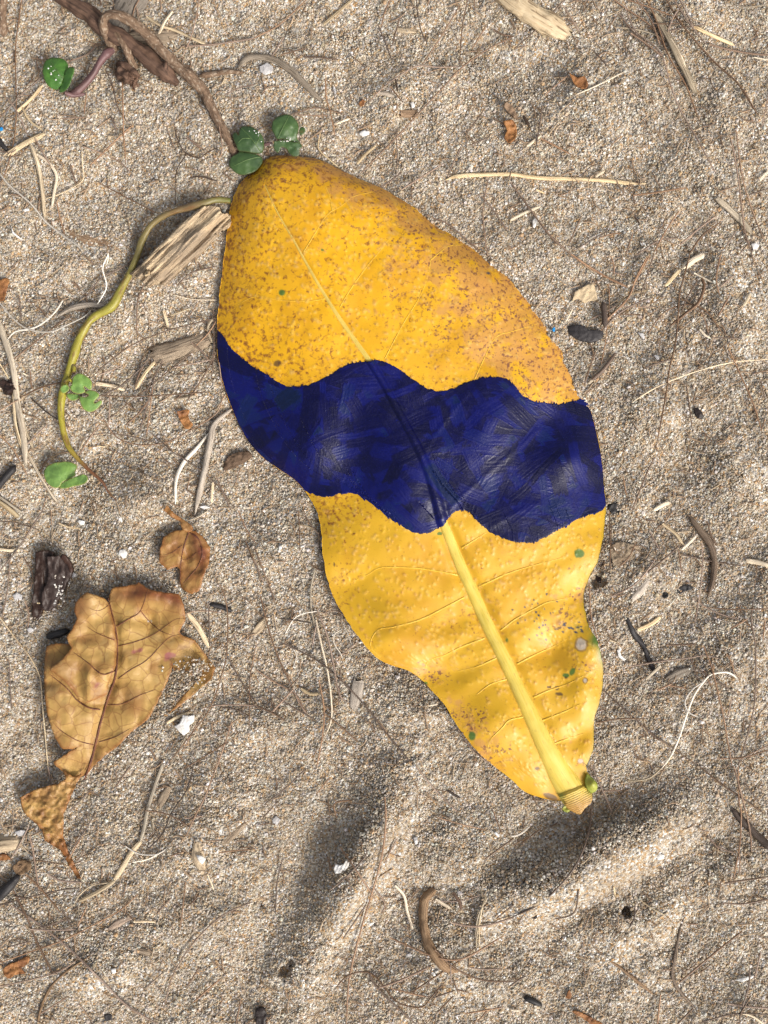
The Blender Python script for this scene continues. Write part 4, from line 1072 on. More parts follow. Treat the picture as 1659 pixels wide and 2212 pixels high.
lump('bark_lump', 15, 835, 19, 15, 13, M_BARK, None, 0.3, .5, .3, 7, True, 2.9, 3, 2)
tag(bpy.data.objects['bark_lump'], 'dark ragged bark lump beside the pale straw bundle at the left edge', 'bark')
tag(rod('burnt_branch', T(2,3,(1425,262),(1490,340),(1570,420),(1680,530)), [10,16,17,18], M_DARK, zoff=0, segs=12, rough=.2, jag=.8, step=3.2), 'dark burnt branch poking in at the right edge, lower half', 'branch')
tag(rod('black_twig', T(2,2,(735,670),(790,790),(850,870),(890,965),(945,1085)), [8,13,12,12,8], M_CHAR, zoff=-0.7, segs=10, rough=.35, jag=.8, step=3), 'crumbling black twig sunk in the sand right of the leaf base', 'twig')
tag(rod('brown_twig', T(2,2,(1145,25),(1210,110),(1275,195),(1308,300),(1300,430),(1270,550)), [8,13,15,14,12,7], M_STICK, zoff=0.4, segs=12, rough=.18, ridge=.1, jag=.8, step=3.2), 'curved brown twig bent like a bow on the right', 'twig')
tag(rod('sunken_root', T(1,3,(1160,785),(1100,850),(1085,950),(1098,1080),(1150,1190),(1230,1290),(1330,1325)), [18,20,19,19,22,22,10], M_STICK, zoff=-0.9, segs=14, rough=.25, ridge=.1, step=3.2), 'curved brown root half sunk in the sand near the bottom', 'root')
tag(rod('brown_twig', T(2,3,(1115,965),(1080,1090),(1050,1250),(1038,1350),(1090,1450),(1195,1565)), [5,6,7,7,7,5], M_STICK, zoff=0.1, segs=8, rough=.2, step=3.2), 'thin wavy brown twig in the bottom right quarter', 'twig')
tag(rod('brown_twig', T(2,3,(630,1248),(720,1310),(820,1390),(925,1475)), [4,7,7,4], M_STICK, zoff=0.1, segs=8, rough=.2, step=3.2), 'short brown twig below the small burrow', 'twig')
tag(rod('grey_twig', T(0,1,(1355,1145),(1280,1240),(1190,1340),(1142,1450),(1136,1610)), [5,8,8,8,6], M_FIBRE, zoff=0.4, segs=9, rough=.12, step=3.2), 'pale bent twig above the small dry leaf', 'twig')
tag(rod('grey_twig', T(0,1,(1510,985),(1390,1090),(1362,1200),(1322,1400),(1288,1550),(1262,1680)), [6,11,13,13,11,8], M_GREYSTICK, zoff=0.5, segs=11, rough=.16, ridge=.1, step=3.2), 'grey brown twig running from the painted band down to the small dry leaf', 'twig')
tag(rod('brown_twig', T(0,1,(380,385),(470,335),(560,318),(640,322),(705,335)), [7,12,13,12,10], M_GREYSTICK, zoff=0.2, segs=10, rough=.16, ridge=.1, step=3.2), 'short flaky twig touching the green creeper stem', 'twig')
tag(rod('curved_twig', T(0,3,(595,1212),(430,1320),(330,1420),(268,1550),(238,1680)), [3,5,6,6,6], M_STICK, zoff=0.1, segs=8, rough=.15, step=3.2), 'dark curved twig at the bottom left', 'twig')
tag(rod('dry_runner', T(0,0,(1545,445),(1590,385),(1659,368)) + T(1,0,(120,390),(215,448),(300,530),(432,662)), [9,12,13,14,14,13,9], M_GREYSTICK, zoff=0.5, flat=.5, segs=10, rough=.15, ridge=.12, step=3.2), 'dry flattened runner stem arching above the green leaves', 'stem')
tag(rod('mottled_straw', T(1,0,(1225,1170),(1300,1142),(1500,1130),(1659,1130)) + T(2,0,(150,1150),(380,1160),(600,1170),(780,1188),(875,1190)), [4,9,10,9,10,9,9,8,5], M_STRAW, zoff=0.3, flat=.5, segs=8, rough=.1, step=3.2), 'long horizontal brown and cream mottled straw right of the leaf tip', 'straw')
flat_piece('seed_husk', 'fibrous brown seed husk at the left edge of the painted band', 'husk', T(0,1,(1455,1340),(1480,1300),(1540,1270),(1600,1268),(1632,1290),(1610,1320),(1560,1350),(1500,1378),(1450,1385)), M_STICK, 2.4, 2.4, -1.2, .5)

# ------------------------------------------------------------------ dry brown leaves
def Q(*p): return T(0, 2, *p)
BL = thing('dry_leaf', 'large torn crumpled golden brown dry leaf at the lower left', 'leaf')
BRIB = spline(Q((700,560),(712,600),(740,720),(760,850),(750,1050),(702,1200),(650,1370),(620,1500),(582,1640),(545,1735)), 6)
def bl_z(x, y):
    d, p, sd_ = polydist(x, y, BRIB)
    z = 4.2 + 1.5 * fbm(x / 80, y / 80, 91, 2) + 0.14 * vn(x / 9, y / 9, 94)
    z = z + 1.5 * np.abs(vn(x / 50, y / 50, 95)) + 0.7 * np.abs(vn(x / 24 + 3, y / 34, 96)) - 1.4 * np.exp(-(d / 12) ** 2)
    z = z + 3.2 * gau(x, y, 345, 1290, 70, 30) - 2.4 * gau(x, y, 325, 1340, 40, 24, .5) + 2.5 * gau(x, y, 195, 1290, 40, 30) - 2.0 * gau(x, y, 170, 1475, 18, 50) + 2.0 * gau(x, y, 190, 1460, 14, 45) \
        + 2.0 * gau(x, y, 120, 1450, 28, 50) - 2.2 * gau(x, y, 440, 1420, 45, 45) - 1.8 * sst(1580, 1660, y)
    return z
rustf = lambda x, y: np.clip(1.1 * gau(x, y, 330, 1275, 75, 22, .12) + 0.7 * gau(x, y, 385, 1290, 26, 40) + 0.7 * gau(x, y, 172, 1305, 22, 40) + 0.5 * gau(x, y, 155, 1350, 16, 30) + 0.4 * gau(x, y, 100, 1420, 12, 40) + 0.5 * vn(x / 30, y / 30, 3) * (vn(x / 30, y / 30, 3) > .3), 0, 1)
main_ol = Q((600,560),(660,552),(700,590),(709,540),(720,502),(745,485),(820,480),(860,470),(900,455),(950,490),(1000,512),(1080,522),(1160,532),(1185,590),(1200,650),(1198,705),(1160,775),(1185,800),(1260,832),(1300,880),(1345,945),(1395,1010),(1370,1085),(1280,1162),(1180,1242),(1090,1312),(1120,1270),(1190,1190),(1255,1115),(1300,1055),(1305,990),(1280,1050),(1215,1065),(1195,1020),(1132,1030),(1112,985),(1118,1010),(1085,1095),(1045,1180),(1005,1260),(960,1345),(860,1420),(760,1520),(680,1582),(610,1642),(565,1700),(470,1738),(420,1700),(340,1622),(400,1585),(450,1552),(530,1510),(470,1537),(400,1535),(350,1450),(310,1330),(290,1200),(285,1050),(292,940),(300,870),(330,855),(400,850),(440,860),(520,800),(560,700))
o = sheet('blade', main_ol, bl_z, M_DRY, BL, 0.3, 4.2, close=False, rag=1.0, seed=4, extra={'rust': rustf})
flap = Q((490,580),(555,520),(620,540),(680,560),(706,600),(738,720),(757,850),(750,1000),(720,1065),(700,1130),(690,1182),(620,1215),(560,1242),(510,1225),(470,1150),(420,1100),(318,1022),(390,960),(462,885),(428,812),(470,750),(498,690),(478,640))
o = sheet('torn_flap', flap, lambda x, y: bl_z(x, y) + 2.1 + 1.6 * gau(x, y, 205, 1480, 60, 40) + 1.2 * gau(x, y, 160, 1380, 30, 60), M_DRY, BL, 0.3, 4.0, close=False, rag=0.9, seed=9, extra={'rust': rustf})
o['label'] = 'torn overlapping left half of the large dry leaf'
low_ol = T(0,3,(410,15),(480,60),(560,10),(568,-20),(490,110),(440,230),(412,300),(410,440),(440,540),(470,600),(525,720),(500,715),(440,620),(390,530),(290,470),(270,400),(200,330),(150,290),(128,190),(220,140),(380,100),(425,70))
o = sheet('torn_tip', low_ol, lambda x, y: 3.4 + 0.9 * vn(x / 12, y / 12, 31) + 0.6 * np.abs(vn(x / 6, y / 6, 33)) * 2 - 1.6 * sst(1800, 1890, y), M_DRY, BL, 0.3, 3.6, close=False, rag=1.0, seed=14, extra={'rust': lambda x, y: np.clip(.35 + .5 * sst(1780, 1880, y) + .3 * vn(x / 15, y / 15, 2), 0, 1)})
o['label'] = 'wrinkled darker brown torn tip of the large dry leaf'
def dvein(pts, w, zf, par, mat=M_DVEIN, nm='side_vein'):
    cl = spline(pts, 5.0); z = zf(cl[:, 0], cl[:, 1])
    return rod(nm, [tuple(p) for p in cl], np.linspace(w, w * .35, len(cl)), mat, par, zs=z + 0.05, segs=6, step=5.0)
flz = lambda x, y: np.where(inpoly(x, y, flap), bl_z(x, y) + 2.1 + 1.6 * gau(x, y, 205, 1480, 60, 40) + 1.2 * gau(x, y, 160, 1380, 30, 60), bl_z(x, y))
cl = BRIB; rod('midrib', [tuple(p) for p in cl], np.linspace(3.2, 5.5, len(cl)), M_DVEIN, BL, zs=flz(cl[:, 0], cl[:, 1]) + 0.25, segs=7, step=5.0, taper=(.4, .6))
for pts, w in ((Q((755,740),(840,690),(910,640),(960,500)), 3), (Q((910,640),(960,700),(1040,770),(1120,800)), 2.5), (Q((760,870),(880,840),(1000,790),(1130,700),(1195,690)), 2.2), (Q((765,1080),(850,1020),(950,960),(1090,820),(1180,790)), 2.4),
               (Q((700,1250),(800,1240),(900,1190),(1010,1150)), 2.4), (Q((640,1490),(740,1460),(850,1400)), 2), (Q((650,1280),(580,1270),(500,1220),(430,1140),(320,1050)), 4.0), (Q((610,1510),(500,1480),(400,1420),(340,1360)), 2.6),
               (Q((745,1030),(660,1050),(560,970),(470,905)), 3.2), (Q((755,835),(690,810),(620,780),(560,740)), 2.4), (Q((712,600),(640,640),(570,620)), 1.6)):
    dvein(pts, w, flz, BL)
n = 150
gxx = np.r_[rng.normal(553 * 0 + 395, 22, n), rng.normal(428, 14, n)]; gyy = np.r_[rng.normal(1106 + 365, 18, n), rng.normal(1106 + 335, 10, n)]

SLF = thing('dry_leaf', 'small curled reddish brown dry leaf above the large torn one', 'leaf')
sl_z = lambda x, y: 4.0 + 0.9 * vn(x / 24, y / 24, 41) + 0.25 * vn(x / 8, y / 8, 42) + 2.2 * gau(x, y, 436, 1200, 16, 60, -0.35) - 1.2 * gau(x, y, 405, 1190, 10, 60)
sheet('blade', Q((1180,112),(1222,125),(1262,120),(1310,155),(1362,232),(1358,330),(1318,420),(1292,512),(1240,532),(1200,515),(1168,478),(1166,380),(1150,352),(1085,376),(1030,325),(1036,232),(1060,160),(1130,122)), sl_z, M_DRY, SLF, 0.3, 3.4, close=False, rag=1.1, seed=21, extra={'rust': lambda x, y: np.clip(.42 + .5 * gau(x, y, 440, 1210, 14, 70, -.3) + .3 * vn(x / 14, y / 14, 6), 0, 1)})
sheet('curled_stalk', Q((1058,-12),(1085,-42),(1120,0),(1175,42),(1230,75),(1250,112),(1225,132),(1190,118),(1170,85),(1165,62),(1120,38)), lambda x, y: 6.6 + 0.6 * vn(x / 9, y / 9, 3), M_DRY, SLF, 0.3, 3.0, rag=.6, seed=22, extra={'rust': lambda x, y: 0.45 + 0 * x})
for pts, w in ((Q((1225,130),(1195,210),(1172,330),(1168,470)), 3.2), (Q((1225,130),(1290,180),(1310,280),(1270,370),(1180,470)), 4.0), (Q((1270,260),(1230,300),(1180,310)), 1.6), (Q((1180,215),(1120,260),(1060,280)), 1.6)):
    dvein(pts, w, sl_z, SLF)

# scraps of leaf
sc = {'rust': lambda x, y: 0 * x + .7}
flat_piece('leaf_scrap', 'folded rust brown leaf scrap between creeper and painted band', 'leaf scrap', T(0,1,(1145,1005),(1225,995),(1220,1045),(1250,1095),(1210,1122),(1180,1090),(1160,1050)), M_RUST, 2.2, .4, 1.0, .5)
flat_piece('leaf_scrap', 'small brown folded leaf scrap upper right, below the pale driftwood stick', 'leaf scrap', T(2,0,(370,470),(420,500),(470,495),(495,545),(480,572),(440,570),(410,550),(385,505)), M_RUST, 2.0, .4, .8, .5)
flat_piece('leaf_scrap', 'brown curled leaf scrap above the mottled straw', 'leaf scrap', T(1,0,(1600,785),(1659,775),(1690,830),(1680,900),(1640,925),(1610,890),(1625,840)), M_RUST, 1.8, .4, 1.0, .5)
flat_piece('leaf_scrap', 'curled bark like scrap above the brown curled leaf scrap', 'leaf scrap', T(1,0,(1605,690),(1625,660),(1670,700),(1700,770),(1670,760),(1630,720)), M_STICK, 2.0, .8, 1.0, .5)
flat_piece('leaf_scrap', 'rusty crumpled leaf scrap at the bottom left', 'leaf scrap', T(0,3,(20,1300),(60,1270),(110,1255),(180,1220),(185,1260),(140,1300),(165,1330),(100,1340),(60,1365),(25,1340)), M_RUST, 1.6, .4, .6, .5)
flat_piece('leaf_scrap', 'dark crumpled leaf piece beside the burnt stick', 'leaf scrap', T(0,3,(80,640),(130,600),(190,610),(200,650),(150,690),(100,680)), M_STICK, 1.6, .5, .6, .5)
flat_piece('leaf_scrap', 'large pale leaf fragment buried right of the yellow leaf waist', 'leaf scrap', T(2,2,(635,215),(700,195),(800,215),(835,250),(800,290),(740,340),(690,365),(650,320)), M_TANSCRAP, 0.5, .4, -.4, .4)
flat_piece('leaf_scrap', 'orange brown leaf corner at the left edge', 'leaf scrap', T(0,1,(-20,160),(50,145),(45,220),(20,290),(-20,270)), M_RUST, 1.2, .4, .4, .4)
flat_piece('leaf_scrap', 'orange scrap at the left edge near the bottom', 'leaf scrap', T(0,3,(-10,560),(40,560),(65,590),(20,600),(-10,595)), M_RUST, 1.2, .4, .4, .4)
flat_piece('leaf_scrap', 'rust coloured leaf strip at the bottom edge', 'leaf scrap', T(2,3,(385,1580),(420,1575),(520,1620),(600,1670),(560,1690),(470,1630)), M_RUST, 1.2, .4, .4, .4)
flat_piece('leaf_scrap', 'tiny tan leaf scrap above the rust coloured strip', 'leaf scrap', T(2,3,(345,1490),(370,1440),(385,1470),(378,1495)), M_RUST, 1.0, .3, .3, .2, sp=2)
flat_piece('leaf_scrap', 'dark seed scale right of the painted band', 'leaf scrap', T(2,1,(1180,985),(1205,985),(1235,1020),(1242,1045),(1215,1055),(1190,1030)), M_BARK, 1.4, .8, -.4, .2, sp=2)
flat_piece('leaf_scrap', 'orange leaf flake above the green leaves', 'leaf scrap', T(1,0,(665,670),(690,645),(705,650),(700,680),(675,690)), M_RUST, 1.0, .3, .3, .2, sp=2)
flat_piece('leaf_scrap', 'dark brown scrap left of the small burrow', 'leaf scrap', T(2,3,(80,935),(120,925),(160,955),(155,978),(110,968)), M_BARK, 0.8, .5, -.3, .2, sp=2)
flat_piece('bark_or_shade_flake', 'dark square bark flake at the bottom edge', 'bark', T(1,3,(0,1560),(50,1555),(70,1600),(65,1665),(10,1670),(-5,1610)), M_BARK, 1.4, .9, -.3, .3)
flat_piece('bark_or_shade_flake', 'black square flake near the bottom left', 'bark', T(0,3,(675,1600),(720,1600),(722,1632),(680,1635)), M_CHAR, 0.9, .5, 0, .2, sp=2)
flat_piece('bark_or_shade_flake', 'dark flake with burnt rim just right of the leaf waist', 'bark', T(2,1,(620,1610),(700,1600),(740,1640),(700,1670),(640,1665)), M_CHAR, 0.4, .5, 0, .3)
flat_piece('bark_or_shade_flake', 'black flake beside the bow shaped twig', 'bark', T(2,2,(1070,510),(1110,478),(1165,480),(1170,500),(1120,515),(1090,530)), M_CHAR, 0.9, .6, 0, .3, sp=2)
flat_piece('bark_or_shade_flake', 'small dark square left of the black flake', 'bark', T(2,2,(975,520),(1010,525),(1008,556),(978,552)), M_BARK, 0.8, .5, 0, .2, sp=2)
flat_piece('bark_or_shade_flake', 'dark sheet painted as shade in the hollow at the leaf waist', 'bark', T(2,2,(545,410),(590,385),(610,420),(590,460),(550,450)), M_BARK, 0.2, .5, 0, .3, sp=2)  # no bark here: the leaf's shade on the sand, put into a dark sheet

# ------------------------------------------------------------------ shells
def shell(label, ol, h=1.4, curl=-0.8, ribs=None, mat=M_SHELL, name='shell_fragment'):
    P = np.array(ol, float); cx, cy = P.mean(0); R = np.hypot(*(P - P.mean(0)).T).max(); b = zat(cx, cy) + h
    def f(x, y):
        z = b + curl * ((x - cx) ** 2 + (y - cy) ** 2) / R ** 2 + 0.12 * vn(x / 3, y / 3, int(cx))
        if ribs is not None:
            z = z + 0.10 * np.sin(((x - cx) * math.cos(ribs) + (y - cy) * math.sin(ribs)) / 1.15)
        return z
    return tag(sheet(name, ol, f, mat, None, 0.6, 1.5 if ribs is not None else 2.0, close=False), label, 'shell')
shell('white ribbed shell piece shaped like a bent wing, near the bottom', T(1,3,(505,650),(515,625),(545,632),(565,625),(585,598),(606,610),(600,640),(580,660),(545,682),(512,685)), 1.8, -.6, 0.45)
shell('large chalky white shell lump right of the large dry leaf', Q((1130,1390),(1165,1370),(1185,1315),(1225,1322),(1262,1315),(1255,1360),(1225,1385),(1228,1420),(1190,1450),(1160,1425)), 3.2, -1.6)
shell('white chipped shell with a dark notch left of the small dry leaf', Q((765,275),(775,245),(805,240),(828,265),(815,295),(795,303),(785,285)), 1.5, -.5)
shell('tiny white curved shell above the bark chunk', Q((500,60),(515,50),(550,60),(545,80),(520,85)), 1.4, -.5)
shell('pale turquoise chip right of the bark chunk', Q((455,405),(470,393),(495,400),(490,420),(462,425)), 1.3, -.3, None, M_GSHELL)
shell('pale grey shell flake left of the bark chunk', Q((80,540),(110,520),(145,540),(140,570),(100,578)), 1.0, -.3, None, M_GSHELL)
shell('small pale shell tucked beside the left edge of the large dry leaf', Q((172,760),(195,745),(220,760),(210,780),(185,782)), 1.0, -.3, None, M_GSHELL)
shell('grey white shell chip at the left edge below the torn leaf tip', T(0,3,(95,415),(130,402),(165,405),(160,435),(120,443)), 1.6, -.4, None, M_GSHELL)
shell('white shell fragment resting on the bark chip', T(0,3,(1272,565),(1310,570),(1335,590),(1310,625),(1285,600)), 3.6, -.6)
shell('tiny square white shell near the bottom left', T(0,3,(718,1305),(748,1300),(750,1328),(728,1335)), 1.2, -.2)
shell('pale translucent shell flake on the dry runner stem', T(1,0,(25,430),(70,405),(110,430),(105,470),(60,485),(20,460)), 1.6, -.3, None, M_GSHELL)
shell('white pebble like shell above the leaf tip', T(1,0,(665,865),(690,845),(735,850),(735,870),(690,885)), 1.6, -.6)
shell('small white shell beside the long needle', T(1,0,(1000,665),(1020,655),(1030,690),(1010,700)), 1.4, -.5)
shell('curved white shell rim right of the black twig', T(2,2,(680,895),(705,878),(712,890),(700,905),(708,930),(740,955),(725,965),(690,940)), 1.4, -.4)
shell('oval cream seed shell right of the leaf shoulder', T(2,0,(135,1465),(132,1430),(148,1408),(165,1425),(155,1465),(142,1480)), 1.7, -.8)
shell('white shell cluster chip at the right side', T(2,0,(1550,1580),(1580,1572),(1605,1585),(1590,1612),(1565,1618)), 1.5, -.4)
shell('tiny white flake on the sand below the leaf shoulder', T(2,0,(830,1570),(860,1572),(868,1588),(840,1592)), 1.1, -.2)
shell('glassy shell sliver right of the black seed pod', T(2,1,(815,495),(850,500),(862,525),(850,540)), 1.0, -.2, None, M_GSHELL)
shell('small clear chip right of the leaf shoulder needles', T(2,1,(918,642),(945,640),(958,668),(940,672)), 1.0, -.2, None, M_GSHELL)
shell('white shell scrap at the bottom right', T(2,3,(1445,1375),(1500,1360),(1575,1342),(1560,1362),(1490,1388)), 1.4, -.4)
shell('white crumbly shell bit below the stalk end', T(2,3,(930,575),(955,555),(990,565),(985,590),(945,598)), 1.5, -.5)
shell('pale pebble shell above the sunken root', T(1,3,(1020,450),(1045,445),(1048,490),(1030,500)), 1.3, -.5, None, M_GSHELL)
shell('small greenish white shell beside the sunken root', T(1,3,(970,1210),(1000,1200),(1015,1215),(985,1225)), 1.2, -.4, None, M_GSHELL)
shell('white sliver on the sand between the two hollows', T(1,3,(1540,420),(1555,412),(1580,440),(1570,448)), 1.2, -.3)
shell('pale round shell bit in the left hollow near the bottom', T(1,3,(105,335),(130,310),(160,335),(135,370),(108,360)), 1.0, -.4, None, M_GSHELL)
shell('white flake left of the straw bundle', T(0,0,(145,1360),(180,1345),(190,1360),(160,1372)), 1.2, -.2)
shell('white curled sliver beside the left edge fibres', T(0,0,(72,1465),(85,1500),(130,1540),(160,1558),(120,1545),(80,1515)), 1.4, -.2)
shell('white chip at the top right edge of the small dry leaf twig', T(0,1,(1290,1625),(1330,1615),(1365,1632),(1320,1640)), 1.2, -.2)
shell('small white fleck left of the yellow leaf', T(1,2,(145,230),(155,215),(170,225),(165,242),(150,245)), 1.2, -.2)
flat_piece('plastic_scrap', 'tiny bright blue plastic scrap at the left edge', 'plastic', T(0,0,(-4,830),(12,822),(20,835),(12,846),(-2,845)), M_BLUE, 1.2, .3, 0, .1, .2, 1.6)
flat_piece('plastic_scrap', 'tiny bright blue plastic scrap touching the right edge of the leaf', 'plastic', T(2,1,(262,468),(276,460),(280,480),(272,492),(260,480)), M_BLUE, 1.6, .3, 0, .1, .2, 1.6)
flat_piece('plastic_scrap', 'pale lilac plastic sliver above the green leaves', 'plastic', T(1,0,(498,565),(508,560),(520,598),(508,604)), M_GSHELL, 1.4, .3, 0, .1, .2, 1.6)
GRAIN_SETS.append((gv_, gc_, gs_))
gz_ = sand_z(gxx, gyy) + rng.uniform(0.003, 0.0075, len(gxx))
GRAIN_SETS.append(grain_points(gxx, gyy, gz_, rng.uniform(0.00022, 0.00045, len(gxx))))

# ------------------------------------------------------------------ needles, straws, rootlets and fibres, traced one by one
# kind and width first (n needle, s pale straw, k dark rootlet, f white fibre), then the path in tile coordinates
LIT = {}
LIT[0, 0] = """n7 140,0 115,180 100,330 105,650 100,830 75,980 30,1130 -10,1210|n7 790,480 795,640 800,850 815,1070|n9 855,815 740,920 585,1072|n6 540,950 700,1010 800,1070 860,1140
n6 640,1185 800,1270 1030,1390|n7 270,500 130,620 -10,780|n8 620,290 570,350 440,400|n6 680,440 730,560 760,690 830,800|n7 905,-10 870,60 840,210|n6 1292,-10 1250,200 1180,380|n7 1378,-10 1420,110
f9 -10,1115 60,1200 200,1320 290,1430 400,1520 500,1590 550,1650|s8 530,980 535,1080 540,1160 480,1210 380,1260 290,1290|s24 198,940 240,1050 268,1200 288,1410|s22 240,1000 320,1060 365,1140 350,1240 335,1345
s30 60,1000 130,950 200,910 285,868|s14 140,690 190,780 275,842|s26 110,720 200,640 272,556|n8 368,1310 390,1420 422,1525|k6 1130,820 1150,900 1200,990 1290,1022 1340,990 1420,950|k5 1205,1005 1150,1090 1135,1200 1138,1330
n7 1240,640 1290,690 1335,720|k8 1230,1150 1300,1145 1405,1172|n9 1210,890 1320,972|n7 1450,620 1550,570 1665,543|s20 950,110 1040,165 1130,195 1240,245 1340,292|s16 1030,215 1065,140 1115,75|n9 1180,300 1340,292 1500,272 1665,245
n7 0,600 60,650 130,760 180,880|n8 230,900 260,960 330,1080|s9 50,1010 120,940 20,1010|n9 410,870 418,960|n10 740,800 725,760 755,850|n7 400,768 570,758|n8 545,740 560,600|n9 455,1070 480,1150 490,1195|n8 520,1250 580,1215|s8 880,815 930,818|n6 1080,820 1130,960
n8 0,980 70,990 110,960|n7 885,50 905,140 900,200|n6 1420,820 1440,950 1425,1030|n6 90,330 92,400"""
LIT[1, 0] = """n7 -10,245 150,160 335,-10|s22 440,155 530,80 630,-8|n7 868,0 830,90 810,180|n8 932,110 880,300|n7 1315,45 1240,170 1170,280 1070,430|n6 1372,-10 1340,150 1325,300 1320,430|n7 1320,433 1170,435 1040,430 900,510 800,590 725,675|n6 1090,475 1200,445
n8 1670,235 1500,320 1330,440 1200,580 1030,760 900,900 760,1040 655,1148|n7 1492,165 1400,320|n7 1478,710 1365,865|n7 1515,885 1385,942|n8 1327,950 1280,1050 1248,1125|n8 1217,1058 1100,1130 938,1232|n9 942,1118 860,1180 808,1212|s8 417,860 404,960 470,1030 545,1092
n7 230,742 370,700 480,715 575,745|n8 450,510 455,640 480,720 512,885|k6 1038,-10 1050,100 1070,200 1112,285|n7 868,560 952,665|s22 655,1060 710,1000 775,945|n6 1505,1150 1480,1300 1470,1400 1490,1600 1502,1665|n8 1458,1268 1530,1350 1632,1505|n8 1135,1408 1240,1450 1350,1540 1455,1635
n6 1008,1215 1010,1300|n8 182,238 100,372|s9 1583,75 1545,152|n8 1535,190 1600,225 1665,232|n7 1380,335 1470,325|n6 250,745 480,748|s12 510,805 560,785 605,770|k10 905,515 918,595|n7 1145,340 1165,395|n8 0,855 100,800|n9 350,900 430,840|n8 160,355 330,310|k8 310,370 420,372 530,385
n7 1190,690 1170,790|n6 905,830 915,1000 908,1110|n7 1030,1165 1030,1205|n6 700,430 620,360|n6 1290,215 1310,270|k7 790,160 850,310 885,400|n6 900,480 1000,450"""
LIT[2, 0] = """n7 342,-8 200,150 80,260 12,318|n8 335,40 440,212|n7 520,320 622,432|s7 722,468 560,550 418,612|n7 362,488 208,618|n8 650,-10 760,70 900,170 1000,330|n8 735,55 800,200 960,340 1030,560 1100,730 1200,900 1332,1142|n7 800,-10 900,130 960,300
n8 868,-10 930,120 1010,350 1130,560 1212,785|n9 995,-10 1080,130 1200,280 1330,420 1470,550 1605,765|n8 1045,-10 1150,150 1262,292|s34 932,95 1010,230 1070,350 1130,470 1185,595|s12 1030,250 1090,350 1128,442|s20 1178,172 1300,230 1442,292|n10 1278,288 1400,320 1530,345 1670,358
s9 678,175 800,190 900,215 1005,262|n7 918,150 1000,155 1092,150|n7 1008,206 1100,180 1255,158|n7 728,-8 900,50 1062,112|s7 1418,8 1500,45 1670,28|n6 1662,600 1640,720 1618,832|n6 1228,822 1290,810 1352,758|n8 1413,880 1440,1000 1465,1150 1490,1350 1510,1500 1558,1660
n7 1453,840 1470,1000 1500,1180 1570,1400 1655,1610|n6 1612,1028 1558,1172|s36 1328,1288 1420,1370 1490,1440 1550,1512|n7 1538,1262 1670,1218|n9 788,1266 950,1245 1135,1214|n8 197,682 175,830 153,962|n7 303,788 238,872|n9 188,898 290,950 382,1002|n6 382,838 348,952
n9 -10,1180 120,1360 250,1530 392,1655|s16 -10,1425 90,1375 182,1338|n8 447,1402 368,1582|n7 618,1498 520,1550 408,1622|n8 1082,1368 1000,1490 915,1645|n8 1074,1540 950,1560 798,1658|n7 782,1508 738,1655|n9 1322,1398 1200,1490 1085,1592|n9 1352,1438 1230,1530 1145,1655
n7 560,1545 650,1515 715,1516|s14 100,945 185,880|n8 130,330 185,230|n6 20,315 105,295|n9 770,215 880,290 985,375|n8 690,85 790,210 900,320|n8 1085,-10 1140,100 1180,190|n7 930,120 990,260|k12 75,750 110,815|n8 1080,60 1040,120 1010,205|s12 540,1145 600,1105|s12 160,1230 210,1252
n6 450,1145 510,1080 580,1060|n8 1250,1450 1280,1560|n8 1450,1500 1370,1620|n8 1560,1540 1470,1650|n8 1350,1240 1460,1205|s22 1665,1110 1630,1140 1610,1170|n7 1365,385 1440,380|s9 1570,372 1670,390|n6 785,1240 792,1345|n5 260,1445 335,1445|k9 790,1400 830,1450|n7 1300,1380 1240,1470|n8 1310,1215 1390,1265|n7 1480,1440 1520,1560"""
